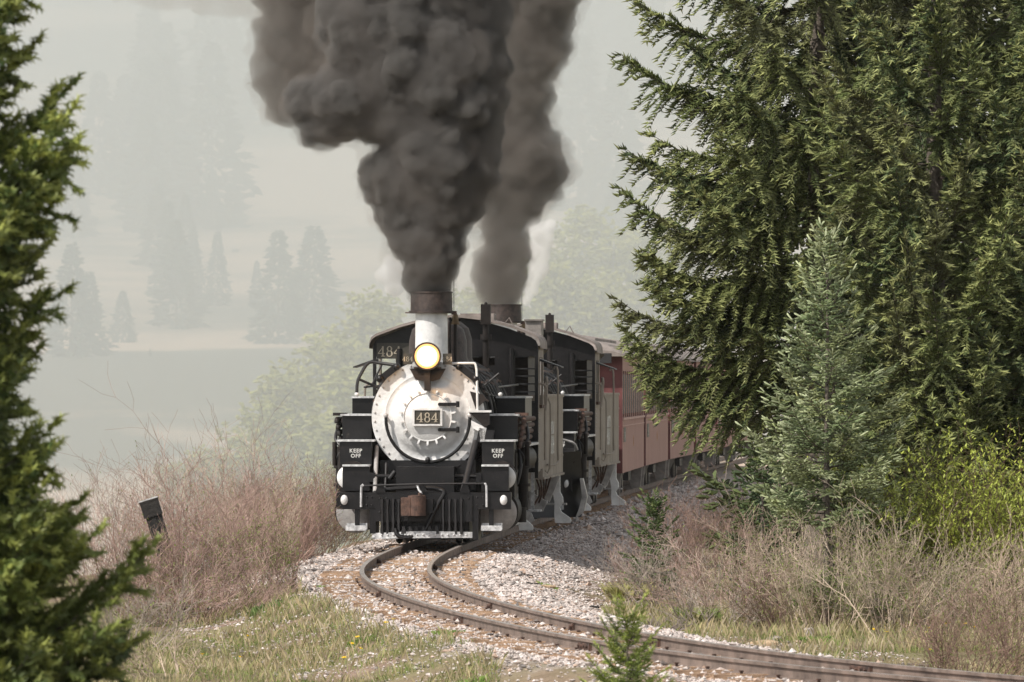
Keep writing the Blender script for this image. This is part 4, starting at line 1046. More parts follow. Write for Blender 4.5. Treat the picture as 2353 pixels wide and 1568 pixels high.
# ------------------------------------------------------------------ conifers
GREEN = np.array([[0.052, 0.082, 0.030], [0.040, 0.070, 0.030], [0.070, 0.098, 0.034]])
TIP = np.array([0.15, 0.18, 0.065])
def spruce(name, label, x, y, H, Rb, seed=1, h0=0.6, nb=110, step=0.10, sstep=0.055, droop=0.25, up=0.35, slen=(0.06, 0.13), srad=0.016, kind='spindle',
           cols=GREEN, tip=TIP, tipw=0.45, hang=0.5, prof=0.75, extra=(), z0=None, group=None, cat='spruce tree', trunk_r=None, bark='bark', top_spike=0.25, sec=0.42, hmax=1.0, density=1.0, elev=(-4, 32), backthin=0.0, roll=0.0, low=(0.75, 8)):
    r = np.random.default_rng(seed)
    gz = G1(x, y) if z0 is None else z0
    T = thing(name, label, cat, (x, y, gz), 0, group)
    tr = trunk_r or (0.012 * H + 0.02)
    # trunk
    tp = [(0.03 * math.sin(i * 1.3) * tr * 8 * (i / 8), 0.02 * math.cos(i) * tr * 8 * (i / 8), H * i / 8) for i in range(9)]
    p0, p1, r0, r1 = [], [], [], []
    for i in range(8):
        p0.append(tp[i]); p1.append(tp[i + 1]); r0.append(tr * (1 - i / 8.2) + 0.003); r1.append(tr * (1 - (i + 1) / 8.2) + 0.003)
    V, Fc = seg_arrays(p0, p1, r0, r1, 8)
    mesh_np('trunk', V, Fc, M[bark], T, smooth=True)
    tx = np.array(tp)
    bs0, bs1, br0, br1 = [], [], [], []
    SP, SD, SL_, SC = [], [], [], []
    hs = h0 + (H * hmax - h0) * (1 - np.sqrt(1 - np.linspace(0, 0.985, nb))) ** 0.9 if False else h0 + (H * hmax - h0) * np.linspace(0, 0.985, nb) ** 1.08
    items = [(h, i * 2.399 + r.uniform(-0.35, 0.35), None) for i, h in enumerate(hs)] + [(h, a, L) for h, a, L in extra]
    for h, az, Lx in items:
        t = max(0.0, (h - h0) / (H - h0))
        L = Lx if Lx else (Rb * max(0, 1 - t) ** prof * r.uniform(0.72, 1.1) * (low[0] + (1 - low[0]) * min(1, t * low[1])) + 0.08)
        back = backthin > 0 and math.sin(az) > 0.35
        if back and r.random() < backthin: continue
        el = R(elev[0] + (elev[1] - elev[0]) * t ** 1.3 + r.uniform(-7, 7))
        n = max(4, int(L / step))
        s = np.linspace(0, 1, n + 1)
        bend = r.uniform(-0.12, 0.12)
        hx = L * s * math.cos(el)
        zz = h + L * (math.sin(el) * s - droop * (1 - t * 0.7) * np.sin(s * math.pi * 0.75) * 0.55 + up * (1 - 0.4 * t) * s ** 3 * 0.55)
        aa = az + bend * s
        c0 = np.array([np.interp(h, tx[:, 2], tx[:, 0]), np.interp(h, tx[:, 2], tx[:, 1])])
        P = np.stack([c0[0] + hx * np.cos(aa), c0[1] + hx * np.sin(aa), zz], 1)
        rad = (0.006 + 0.008 * L) * (1 - s * 0.85)
        bs0.append(P[:-1]); bs1.append(P[1:]); br0.append(rad[:-1]); br1.append(rad[1:])
        ctint = cols[r.integers(len(cols))] * r.uniform(0.85, 1.2)
        tw = tipw * r.uniform(0.5, 1.3)
        Tn = np.gradient(P, axis=0); Tn /= np.linalg.norm(Tn, axis=1, keepdims=True)
        for i in range(1, n + 1):
            si = s[i]
            if si < 0.12: continue
            last = i == n
            for sd in ((-1, 1) if not last else (0,)):
                ls = sec * L * (1 - si) ** 0.75 * r.uniform(0.7, 1.15) + r.uniform(0.08, 0.18) * min(1, L / 0.8)
                if last: ls = 0.16
                side = np.array([-math.sin(aa[i]), math.cos(aa[i]), 0.0])
                ro = r.uniform(-1, 1) * roll
                side = side * math.cos(ro) + np.array([0, 0, 1.0]) * math.sin(ro) * (sd if sd else 1)
                d0 = Tn[i] * 0.75 + side * sd * r.uniform(0.6, 1.0)
                d0[2] += r.uniform(-0.25, 0.1)
                d0 /= np.linalg.norm(d0)
                m = max(2, int(ls / sstep * density))
                q = (np.arange(m) + 0.5) / m
                Q = P[i] + d0 * (ls * q)[:, None]
                Q[:, 2] -= hang * ls * q ** 1.6 * r.uniform(0.6, 1.2)
                bs0.append(P[i][None]); bs1.append(Q[-1][None]); br0.append([0.004]); br1.append([0.0018])
                # shoots left, right and down along the branchlet
                k = 2 if ls > 0.12 else 2
                Qr = np.repeat(Q, k, axis=0)
                sgn = np.tile([-1, 1], m)
                perp = np.cross(d0, [0, 0, 1.0]); perp /= max(1e-6, np.linalg.norm(perp))
                D = d0[None] * 0.8 + perp[None] * (sgn * r.uniform(0.5, 0.95, len(sgn)))[:, None] + np.stack([r.normal(0, .2, len(sgn)), r.normal(0, .2, len(sgn)), r.normal(-0.18 * hang, .3, len(sgn))], 1)
                ln = r.uniform(slen[0], slen[1], len(sgn)) * (0.75 + 0.5 * si)
                SP.append(Qr); SD.append(D); SL_.append(ln)
                tipness = np.clip(0.25 * si + 0.75 * np.repeat(q, k), 0, 1) ** 2 * tw
                tipness = tipness * (r.random(len(sgn)) < 0.75)
                SC.append(ctint[None] * (1 - tipness[:, None]) + tip[None] * tipness[:, None])
                if last or si > 0.75:
                    SP.append(Q[-1][None]); SD.append((d0 + [0, 0, 0.15])[None]); SL_.append([slen[1] * 1.1]); SC.append((ctint * (1 - tw) + tip * tw)[None])
    # top spike
    if top_spike > 0:
        m = 14
        q = np.linspace(0.0, 1, m)
        SP.append(np.stack([np.full(m, tp[-1][0]), np.full(m, tp[-1][1]), H - top_spike * (1 - q)], 1)); a = q * 25
        SD.append(np.stack([np.cos(a) * (1 - q) + 0.01, np.sin(a) * (1 - q), 0.8 + q], 1)); SL_.append(np.full(m, slen[1])); SC.append(np.tile(tip, (m, 1)))
    V, Fc = seg_arrays(np.concatenate(bs0), np.concatenate(bs1), np.concatenate(br0), np.concatenate(br1), 3)
    mesh_np('branches', V, Fc, M['darkbark'], T)
    P = np.concatenate(SP); D = np.concatenate(SD); LN = np.concatenate([np.asarray(a, float) for a in SL_]); C = np.concatenate(SC)
    C = C * r.uniform(0.75, 1.25, (len(C), 1))
    rd = srad * r.uniform(0.8, 1.25, len(P))
    crown = shoots(P, D, LN, rd, kind, C, 'crown', M['needle'], T)
    print(label[:40], len(crown.data.polygons))
    return T, len(crown.data.polygons)

tri = 0
def at_px(xo, D): return ((xo - CXP) * D / F, D)
BLUE = np.array([[0.16, 0.20, 0.088], [0.13, 0.175, 0.075], [0.19, 0.22, 0.095]])
BTIP = np.array([0.50, 0.54, 0.34])
OLIVE = np.array([[0.082, 0.108, 0.034], [0.050, 0.076, 0.029], [0.104, 0.128, 0.041], [0.090, 0.096, 0.042]])
OTIP = np.array([0.34, 0.36, 0.14])  # pale new growth, brightened further so sunlight on the tips is painted in
x, y = at_px(1880, 115)
t, n = spruce('spruce_tree', 'huge spruce whose boughs hang in front of the passenger cars', x, y, 15.5, 3.15, 3, 3.3, 76, 0.062, 0.032, 0.30, 0.45, (0.06, 0.12), 0.0165, 'spike', OLIVE, OTIP, hang=0.65, prof=0.60, tipw=0.8, sec=0.36, elev=(-10, 20), backthin=0.5, hmax=0.71, trunk_r=0.22, roll=1.2, low=(0.50, 5), extra=((4.6, 3.3, 3.0), (5.7, 2.95, 3.0), (6.7, 3.4, 2.9), (3.8, 3.25, 2.9), (7.6, 3.1, 2.9), (8.4, 3.3, 2.7), (5.1, 3.6, 2.8), (6.1, 3.7, 2.6), (3.45, 3.2, 2.7), (3.7, 2.95, 2.7))); tri += n
x, y = at_px(2150, 110.5)
t, n = spruce('spruce_tree', 'tall dense spruce standing right behind the pale young spruce, upturned pale green bough tips', x, y, 13.5, 2.45, 8, 1.3, 86, 0.054, 0.031, 0.18, 1.15, (0.06, 0.11), 0.0165, 'spike', OLIVE, OTIP, hang=0.25, prof=0.55, tipw=0.95, sec=0.33, elev=(2, 35), backthin=0.55, hmax=0.71, trunk_r=0.2, roll=1.3); tri += n
x, y = at_px(2420, 110)
t, n = spruce('spruce_tree', 'bushy dark green spruce at the far right behind the bright leafy shrubs', x, y, 13.0, 2.3, 12, 1.0, 66, 0.062, 0.033, 0.2, 0.9, (0.06, 0.12), 0.0175, 'spike', OLIVE, OTIP, hang=0.35, prof=0.55, tipw=0.7, sec=0.36, backthin=0.6, hmax=0.76, trunk_r=0.18, roll=1.2); tri += n
for xo, D, sd, lb in ((1990, 124, 21, 'shaded spruce standing behind the huge boughs, seen through their gaps'), (2230, 122, 22, 'dark spruce deep in the shade between the two tall spruces on the right'), (2440, 121, 23, 'dark spruce in the shade behind the right edge')):
    x, y = at_px(xo, D)
    t, n = spruce('spruce_tree', lb, x, y, 13.0, 2.7, sd, 0.3, 110, 0.15, 0.10, 0.25, 0.3, (0.14, 0.24), 0.042, cols=OLIVE, hang=0.6, prof=0.5, tipw=0.2, sec=0.42, backthin=0.5, hmax=0.85, trunk_r=0.2, roll=0.8); tri += n
x, y = at_px(1900, 102)
t, n = spruce('young_spruce', 'young pale blue-green spruce with a sharp top, in front of the tall dark spruces', x, y, 5.15, 1.18, 31, 1.35, 70, 0.075, 0.062, 0.10, 0.28, (0.065, 0.12), 0.0125, 'finger', BLUE, BTIP, 0.75, 0.15, 0.80, elev=(4, 58), sec=0.40, trunk_r=0.055, top_spike=0.5); tri += n
x, y = at_px(1752, 109)
t, n = spruce('young_spruce', 'small dark spruce low beside the gravel bank, left of the pale young spruce', x, y, 2.3, 0.55, 32, 0.2, 40, 0.085, 0.07, 0.15, 0.25, (0.07, 0.12), 0.017, 'spindle', GREEN, TIP, 0.35, 0.3, 0.7, trunk_r=0.04); tri += n
x, y = at_px(1502, 117)
t, n = spruce('spruce_sapling', 'small green sapling in the brush beside the gravel bank', x, y, 1.48, 0.42, 33, 0.12, 34, 0.06, 0.05, 0.05, 0.3, (0.05, 0.09), 0.012, 'finger', np.array([[0.07, 0.11, 0.035], [0.085, 0.13, 0.04]]), np.array([0.20, 0.24, 0.08]), 0.6, 0.1, 0.8, elev=(5, 50), trunk_r=0.02, top_spike=0.22, cat='sapling'); tri += n
x, y = at_px(1441, 62)
t, n = spruce('spruce_sapling', 'bright green seedling at the bottom edge in front of the near rail', x, y, 1.22, 0.25, 34, 0.22, 30, 0.026, 0.024, 0.05, 0.4, (0.035, 0.06), 0.011, 'brush', np.array([[0.22, 0.28, 0.05], [0.16, 0.22, 0.045]]), np.array([0.42, 0.45, 0.11]), 0.8, 0.0, 0.6, elev=(12, 55), trunk_r=0.012, top_spike=0.2, cat='sapling'); tri += n
x, y = at_px(-225, 46)
t, n = spruce('spruce_tree', 'nearest spruce, bright yellow green and blurred, at the far left before the willow shrubs', x, y, 8.6, 0.98, 41, 0.1, 265, 0.052, 0.042, 0.10, 0.60, (0.055, 0.085), 0.033, 'brush', np.array([[0.085, 0.120, 0.030], [0.110, 0.140, 0.034], [0.065, 0.100, 0.032]]), np.array([0.30, 0.33, 0.085]), 0.85, 0.10, 0.60, elev=(0, 40), sec=0.36, hmax=0.70, trunk_r=0.11, backthin=0.5, roll=1.3,
            extra=((1.42, -0.10, 1.42), (1.25, -0.40, 1.25), (1.15, -0.20, 1.25), (1.6, -0.25, 1.15), (0.95, -0.15, 1.30), (3.95, -0.25, 1.10), (4.15, 0.0, 1.0), (3.75, -0.1, 1.05), (3.9, 0.2, 0.9), (2.0, -0.1, 0.95), (4.9, -0.2, 0.8)), top_spike=0); tri += n
print('conifer faces', tri)

# ------------------------------------------------------------------ shrubs
def shrub(name, label, xo, D, H, spread, stems, seed, col, group=None, leaves=0.0, leafcol=(0.22, 0.30, 0.05), levels=3, r0=0.009, z0=None, leafsize=0.03, upright=1.0, dens=1.0, cat='shrub', r_min=0.0022):
    r = random.Random(seed)
    x, y = at_px(xo, D) if xo is not None else D
    gz = G1(x, y) if z0 is None else z0
    T = thing(name, label, cat, (x, y, gz), 0, group)
    A, B, RA, RB, CC = [], [], [], [], []
    LP, LD, LC = [], [], []
    col = np.array(col)
    def grow(p, d, L, rad, lev, c):
        nseg = (5, 4, 3)[min(lev, 2)]
        sl = L / nseg
        for i in range(nseg):
            d = Vector((d.x + r.gauss(0, 0.16), d.y + r.gauss(0, 0.16), d.z + r.gauss(0.02, 0.12))).normalized()
            q = p + d * sl
            if q.z < 0.0: q.z = 0.02
            if -1.45 < float(lat(q.x + x, q.y + y)) < 1.9: return
            ra = rad * (1 - i / nseg * 0.6); rb = rad * (1 - (i + 1) / nseg * 0.6)
            A.append(tuple(p)); B.append(tuple(q)); RA.append(max(ra, r_min)); RB.append(max(rb, r_min * 0.8)); CC.append(c)
            if lev < levels - 1 and (i > 0 or lev > 0):
                for _ in range(2 if r.random() < 0.55 * dens else 1):
                    dd = Vector((d.x + r.gauss(0, 0.55), d.y + r.gauss(0, 0.55), d.z + r.gauss(0.12, 0.4))).normalized()
                    grow(q, dd, L * r.uniform(0.32, 0.55), rb * 0.6, lev + 1, c * r.uniform(0.9, 1.15))
            if leaves > 0 and lev > 0:
                for _ in range(3):
                    if r.random() < leaves:
                        LP.append((q.x + r.gauss(0, .02), q.y + r.gauss(0, .02), q.z + r.gauss(0, .02))); LD.append((r.gauss(0, 1), r.gauss(0, 1), r.gauss(0.5, 0.6))); LC.append(r.uniform(0.7, 1.3))
            p = q
    for s in range(stems):
        a = r.uniform(0, 6.283); k = math.sqrt(r.random())
        base = Vector((math.cos(a) * k * spread * 0.30, math.sin(a) * k * spread * 0.30, -0.03))
        tilt = k * spread / H * 0.75 / upright
        d = Vector((math.cos(a) * tilt, math.sin(a) * tilt, 1)).normalized()
        grow(base, d, H * r.uniform(0.62, 0.98) * (1.12 - 0.2 * k), r0 * r.uniform(0.6, 1.1), 0, col * r.uniform(0.75, 1.3))
    V, Fc = seg_arrays(A, B, RA, RB, 3)
    C = np.repeat(np.array(CC), 6, axis=0)
    mesh_np('twigs', V, Fc, M['twig'], T, C)
    nf = len(Fc)
    if LP:
        LPa = np.array(LP); d, u, w = frames(np.array(LD)); n = len(LPa); sz = leafsize
        rr = np.random.default_rng(seed); s_ = sz * rr.uniform(0.7, 1.4, n)[:, None]
        V = np.stack([LPa, LPa + d * s_ + u * s_ * 0.32, LPa + d * s_ * 2.0, LPa + d * s_ - u * s_ * 0.32], 1).reshape(-1, 3)
        Fc = (np.arange(n) * 4)[:, None] + np.array([[0, 1, 2, 3]])
        C = np.repeat(np.array(leafcol)[None] * np.array(LC)[:, None], 4, axis=0)
        mesh_np('leaves', V, Fc, M['leaf'], T, C); nf += n
    return nf
PINK = (0.34, 0.235, 0.20); BROWN = (0.22, 0.145, 0.12); TANC = (0.38, 0.30, 0.235); GREY = (0.30, 0.25, 0.215)
sg = 0
S = [  # xo, D, H, spread, stems, col, leaves, label
 (470, 110, 2.15, 1.9, 46, PINK, 0.03, 'big bare pinkish willow shrub around the leaning black post', {}),
 (590, 117, 1.6, 1.3, 34, TANC, 0.03, 'bare tan shrub spreading right of the leaning post towards the gravel', {}),
 (300, 114, 1.75, 1.6, 34, PINK, 0.04, 'bare pinkish shrub behind the near left spruce', {}),
 (205, 118, 1.5, 1.3, 26, GREY, 0.03, 'small bare grey shrub showing just right of the near left spruce', {}),
 (410, 105, 1.2, 1.6, 34, BROWN, 0.12, 'low brown brush at the foot of the big willow shrub', {}),
 (625, 106, 1.0, 1.2, 30, BROWN, 0.45, 'low brown brush with green leaves where the left gravel begins', {}),
 (680, 133, 1.45, 1.5, 60, BROWN, 0.04, 'reddish brown brush beside the left cylinder of the leading locomotive', {}),
 (560, 131, 1.35, 1.8, 60, BROWN, 0.05, 'brown brush on the brink of the valley, behind the willow shrub', {}),
 (745, 139, 1.3, 1.5, 50, (0.24, 0.19, 0.11), 0.15, 'olive brown brush behind the left step of the leading locomotive', {}),
 (455, 104, 1.0, 2.0, 60, PINK, 0.06, 'dense low pinkish brush in front of the leaning post', {}),
 (350, 106, 1.1, 1.5, 40, BROWN, 0.08, 'dense low brown brush left of the leaning post', {}),
 (688, 107, 0.75, 0.9, 34, BROWN, 0.25, 'low brown and green brush overhanging the left edge of the gravel', {}),
 (668, 129, 1.15, 0.9, 50, (0.26, 0.17, 0.14), 0.05, 'low reddish brush just left of the leading locomotive cylinder', {}),
 (640, 123, 1.3, 1.4, 50, (0.30, 0.20, 0.165), 0.04, 'dense pinkish brown brush between the willow shrub and the leading locomotive', {}),
 (300, 92, 0.8, 1.3, 26, GREY, 0.10, 'low twiggy brush in the lower left, above the grass', {}),
 (390, 83, 0.55, 1.0, 14, TANC, 0.12, 'low dry brush at the bottom edge, right of the near spruce', {}),
 (1545, 123, 1.25, 1.4, 30, BROWN, 0.02, 'reddish brown thicket behind the small sapling', {}),
 (1640, 128, 1.30, 1.5, 30, BROWN, 0.02, 'reddish brown thicket climbing towards the gravel bank', {}),
 (1700, 137, 1.2, 1.3, 24, (0.25, 0.185, 0.13), 0.05, 'brown brush at the top of the gravel bank below the huge spruce', {}),
 (1470, 118, 0.85, 1.0, 18, PINK, 0.02, 'low pinkish brush at the edge of the gravel, left of the sapling', {}),
 (1560, 110, 1.0, 1.4, 30, GREY, 0.02, 'tangled grey brush in front of the reddish brown thicket', {}),
 (1690, 107, 1.15, 1.5, 30, PINK, 0.03, 'tangled pinkish brush below the small dark spruce', {}),
 (1800, 104, 1.4, 1.5, 26, TANC, 0.12, 'tall tan shrub with a few new leaves in front of the pale young spruce', {}),
 (1900, 100, 1.3, 1.5, 26, TANC, 0.22, 'tan shrub with scattered leaves at the foot of the pale young spruce', {}),
 (1820, 101, 0.85, 1.3, 26, BROWN, 0.10, 'low brown brush above the flat brown stone', {}),
 (1640, 102, 0.70, 1.2, 22, GREY, 0.03, 'low grey brush beside the near rail, left of the flat brown stone', {}),
 (1950, 101, 0.8, 1.2, 24, (0.20, 0.17, 0.11), 0.75, 'low leafy green shrub above the grey rock', dict(leafcol=(0.15, 0.22, 0.05), leafsize=0.022)),
 (2060, 98, 1.35, 1.5, 26, TANC, 0.30, 'tan shrub half in leaf between the young spruce and the bright leafy shrub', {}),
 (2200, 103, 2.0, 1.6, 30, (0.12, 0.07, 0.055), 0.75, 'tall shrub in bright yellow green leaf below the dark spruces', dict(leafcol=(0.42, 0.47, 0.09), leafsize=0.038)),
 (2320, 102, 2.05, 1.4, 26, (0.13, 0.08, 0.06), 0.75, 'bright yellow green leafy shrub near the right edge', dict(leafcol=(0.40, 0.46, 0.09), leafsize=0.038)),
 (2060, 103, 1.55, 1.0, 16, (0.14, 0.09, 0.07), 0.60, 'smaller yellow green leafy shrub right of the young spruce trunk', dict(leafcol=(0.36, 0.40, 0.10), leafsize=0.034)),
 (2240, 98, 1.05, 1.4, 28, TANC, 0.18, 'tan twiggy shrub in front of the bright leafy shrubs', {}),
 (2345, 97, 1.2, 1.1, 20, (0.42, 0.32, 0.25), 0.10, 'pale bare shrub touching the right edge', {}),
 (2110, 100, 0.95, 1.2, 24, GREY, 0.25, 'grey brush with green shoots left of the tan twiggy shrub', {}),
 (2215, 80.5, 0.95, 1.15, 34, (0.21, 0.135, 0.105), 0.06, 'brown vase-shaped shrub standing in the dandelion grass at lower right', dict(upright=0.75)),
 (2330, 90, 0.8, 0.9, 18, BROWN, 0.15, 'brown shrub at the right edge behind the vase-shaped one', {}),
]
for i, (xo, D, H, sp_, st, c, lv, lb, kw) in enumerate(S):
    sg += shrub('leafy_shrub' if lv > 0.5 else 'bare_shrub', lb, xo, D, H, sp_, int(st * 1.05), 100 + i, c, leaves=lv, leafcol=kw.get('leafcol', (0.20, 0.25, 0.06)), leafsize=kw.get('leafsize', 0.02), upright=kw.get('upright', 1.0), group=None)
sg += shrub('twig_pile', 'heap of grey dead twigs at the gravel edge beside the dry grass tuft', 1515, 97.5, 0.28, 0.8, 26, 400, (0.22, 0.18, 0.16), levels=2, r0=0.012, cat='twig pile')
print('shrub faces', sg)

# ------------------------------------------------------------------ grass
def grass(n, fn, hmin, hmax, cols, name, label, seed, wid=0.006, lean=0.35):
    r = np.random.default_rng(seed)
    x, y = fn(r, n)
    n = len(x); z = GZ(x, y)
    h = r.uniform(hmin, hmax, n); a = r.uniform(0, 6.28, n); b = a + r.uniform(-1, 1, n)
    ld = r.uniform(0.1, lean * 2, n) * h
    w = wid * r.uniform(0.7, 1.4, n)
    P0 = np.stack([x - np.sin(a) * w, y + np.cos(a) * w, z - 0.01], 1); P1 = np.stack([x + np.sin(a) * w, y - np.cos(a) * w, z - 0.01], 1)
    P2 = np.stack([x + np.cos(b) * ld * 0.4 + np.sin(a) * w * .7, y + np.sin(b) * ld * 0.4 - np.cos(a) * w * .7, z + h * 0.6], 1)
    P3 = np.stack([x + np.cos(b) * ld, y + np.sin(b) * ld, z + h * 0.95], 1)
    V = np.stack([P0, P1, P2, P3], 1).reshape(-1, 3)
    Fc = ((np.arange(n) * 4)[:, None, None] + np.array([[0, 1, 2], [0, 2, 3]])[None]).reshape(-1, 3)
    pal = np.array(cols); c = pal[r.integers(0, len(pal), n)] * r.uniform(0.8, 1.25, (n, 1))
    o = mesh_np(name, V, Fc, M['grass'], None, np.repeat(c, 4, axis=0))
    tag(o, label, kind='stuff'); return o
GG = [(0.17, 0.23, 0.055), (0.21, 0.26, 0.08), (0.30, 0.27, 0.12), (0.13, 0.18, 0.05)]
DG = [(0.42, 0.35, 0.20), (0.36, 0.29, 0.17), (0.30, 0.30, 0.13), (0.45, 0.38, 0.26)]
def left_area(r, n):
    y = r.uniform(70, 112, n) ** 1.0; xo = r.uniform(120, 1150, n); x = (xo - CXP) * y / F
    g, gs, _ = masks(x, y)
    k = (g < 0.35) & (vnoise(x, y, 1.2) + 0.5 * vnoise(x, y, 0.35) > 0.66 + 0.25 * r.random(n))
    return x[k], y[k]
def right_area(r, n):
    y = r.uniform(76, 112, n); xo = r.uniform(1400, 2450, n); x = (xo - CXP) * y / F
    g, gs, _ = masks(x, y); d = lat(x, y)
    k = (g < 0.30) & (d > 2.6) & (vnoise(x, y, 1.2) + 0.5 * vnoise(x, y, 0.35) > 0.72 - 0.06 * np.clip(d - 4, 0, 4) + 0.25 * r.random(n))
    return x[k], y[k]
grass(95000, left_area, 0.02, 0.09, GG, 'grass', 'short fresh green grass at the lower left', 5, 0.0022)
grass(30000, left_area, 0.06, 0.20, DG, 'dry_grass', 'thin dry straw coloured grass at the lower left', 6, 0.0016, 0.3)
grass(70000, right_area, 0.02, 0.10, GG, 'grass', 'short green grass under the shrubs at the right', 7, 0.0024)
grass(30000, right_area, 0.06, 0.26, DG, 'dry_grass', 'dry straw coloured grass among the shrubs at the right', 8, 0.0016, 0.3)
def tuft(xo, yo, n, h, rad, cols, label, seed, name='grass_tuft', wid=0.0014):
    D = F * (2.7 + 0.45) / (yo - HORY); cx, cy_ = at_px(xo, D)
    for _ in range(3):
        D = F * (2.7 - G1(*at_px(xo, D))) / (yo - HORY)
    cx, cy_ = at_px(xo, D)
    T = np.random.default_rng(seed)
    a = T.uniform(0, 6.28, n); k = T.random(n) ** 0.7; x = cx + np.cos(a) * k * rad; y = cy_ + np.sin(a) * k * rad
    z = GZ(x, y); hh = h * T.uniform(0.5, 1.1, n); ln = (0.1 + 0.6 * k) * T.uniform(0.3, 1.1, n) * hh
    P0 = np.stack([x - np.sin(a) * wid, y + np.cos(a) * wid, z - .01], 1); P1 = np.stack([x + np.sin(a) * wid, y - np.cos(a) * wid, z - .01], 1)
    a = a + T.normal(0, 1.1, n)
    P2 = np.stack([x + np.cos(a) * ln * .4, y + np.sin(a) * ln * .4, z + hh * .65], 1); P3 = np.stack([x + np.cos(a) * ln * 1.2 + wid, y + np.sin(a) * ln * 1.2, z + hh * T.uniform(.7, 1, n)], 1)
    V = np.stack([P0, P1, P2, P3], 1).reshape(-1, 3); Fc = ((np.arange(n) * 4)[:, None, None] + np.array([[0, 1, 2], [0, 2, 3]])[None]).reshape(-1, 3)
    c = np.array(cols)[T.integers(0, len(cols), n)] * T.uniform(.8, 1.2, (n, 1))
    o = mesh_np(name, V, Fc, M['grass'], None, np.repeat(c, 4, axis=0)); tag(o, label, 'grass tuft'); return o
tuft(1440, 1385, 900, 0.30, 0.25, [(0.48, 0.42, 0.20), (0.40, 0.38, 0.16), (0.34, 0.34, 0.13)], 'golden dry grass tuft at the gravel edge below the sapling', 51)
tuft(1480, 1378, 900, 0.32, 0.30, [(0.48, 0.42, 0.24), (0.36, 0.34, 0.15)], 'pale dry grass tuft right of the golden one', 52)
tuft(1600, 1440, 800, 0.28, 0.22, [(0.45, 0.40, 0.22), (0.22, 0.28, 0.08)], 'yellowish grass tuft beside the near rail below the tangled brush', 53)
tuft(1745, 1442, 800, 0.30, 0.2, [(0.50, 0.42, 0.27), (0.42, 0.35, 0.2)], 'straw coloured tuft left of the flat brown stone', 54)
tuft(618, 1400, 500, 0.12, 0.25, [(0.13, 0.20, 0.06), (0.17, 0.22, 0.08)], 'bright green grass tuft at the foot of the left brush', 55)
gspots = [(745, 1352, 'tiny green weed on the left gravel near the tie ends', 0.05), (1257, 1348, 'tiny green weed on the gravel above the far rail', 0.06), (830, 1462, 'small green tuft on the left gravel edge', 0.09), (1030, 1462, 'small green tuft in the gravel in front of the near rail', 0.08),
          (980, 1520, 'green tuft in the gravel at the bottom centre', 0.10), (1080, 1530, 'sparse green tuft right of the bottom centre', 0.12), (1800, 1462, 'little green tuft below the flat brown stone', 0.09), (1870, 1478, 'green tuft between the far rail and the grey rock', 0.10), (1925, 1480, 'bright green tuft right of the grey rock', 0.10)]
for i, (a_, b_, lb, hh) in enumerate(gspots): tuft(a_, b_, 260, hh, 0.16, [(0.17, 0.27, 0.06), (0.24, 0.33, 0.08)], lb, 60 + i, 'grass_tuft', 0.0016)

# ------------------------------------------------------------------ dandelions, rocks, post, sticks
dm = MB()
for k in range(12):
    a = k * math.pi / 6
    dm.add([(0, 0, 0.12), (0.022 * math.cos(a - .2), 0.022 * math.sin(a - .2), 0.128), (0.026 * math.cos(a), 0.026 * math.sin(a), 0.134), (0.022 * math.cos(a + .2), 0.022 * math.sin(a + .2), 0.128)], [(0, 1, 2, 3)])
dm.sphere((0, 0, 0.125), 0.012, 8, 5)
d_head = dm.mesh('flower_head', M['yellow'])
M['stem'] = pbr('flower_stem', (0.14, 0.2, 0.05), 0.7, 0, 0.2, 20)
d_stem = MB().cyl((0, 0, -0.02), (0, 0, 0.12), 0.004, n=5).mesh('stem', M['stem'])
rd_ = random.Random(9)
dpos = [(805, 1512), (815, 1517), (795, 1519), (828, 1516), (884, 1504), (905, 1502), (560, 1478), (545, 1500), (470, 1493), (2130, 1492), (2147, 1520)] + [(rd_.uniform(1995, 2075), rd_.uniform(1418, 1446)) for _ in range(12)] + [(rd_.uniform(2070, 2330), rd_.uniform(1425, 1452)) for _ in range(20)]
for i, (a_, b_) in enumerate(dpos):
    D = F * 3.1 / (b_ - HORY)
    for _ in range(4): D = F * (2.7 - 0.13 - G1(*at_px(a_, D))) / (b_ - HORY)
    x, y = at_px(a_, D)
    left = a_ < 1200
    T = thing('dandelion', 'yellow dandelion in the grass at the lower left' if left else 'yellow dandelion in the grass at the lower right', 'dandelion', (x, y, G1(x, y)), rd_.uniform(0, 6), 'dandelions at the lower left' if left else 'dandelions at the lower right')
    T.scale = (1.2, 1.2, rd_.uniform(0.7, 1.1))
    h_ = bpy.data.objects.new('flower_head', d_head); link(h_, T); h_.rotation_euler = (rd_.uniform(0.1, 0.6), 0, 0)
    s_ = bpy.data.objects.new('stem', d_stem); link(s_, T)
def rock(name, label, xo, yo, sx, sy, sz, mat, seed, cat, zoff=0.0, rot=None):
    D = F * 3.1 / (yo - HORY)
    for _ in range(4): D = F * (2.7 - G1(*at_px(xo, D))) / (yo - HORY)
    x, y = at_px(xo, D); rr = random.Random(seed)
    mb = MB().sphere((0, 0, 0), 1.0, 12, 8)
    mb.v = [tuple(np.array(v) * (1 + 0.32 * mnoise.noise(Vector(v) * 1.6 + Vector((seed, 0, 0))))) for v in mb.v]
    mb.v = [(v[0] * sx, v[1] * sy, v[2] * sz) for v in mb.v]
    o = mb.build(name, mat, None, 25, (x, y, G1(x, y) + zoff)); o.rotation_euler = (0, 0, rot if rot is not None else rr.uniform(0, 3))
    tag(o, label, cat); return o
rock('flat_stone', 'flat brown stone lying beside the far rail', 1755, 1484, 0.20, 0.10, 0.05, M['woodchunk'], 3, 'stone', 0.02, 0.1)
rock('rock', 'pointed pale grey rock right of the flat brown stone', 1858, 1470, 0.09, 0.09, 0.14, M['rock'], 5, 'rock', 0.02, 0.4)
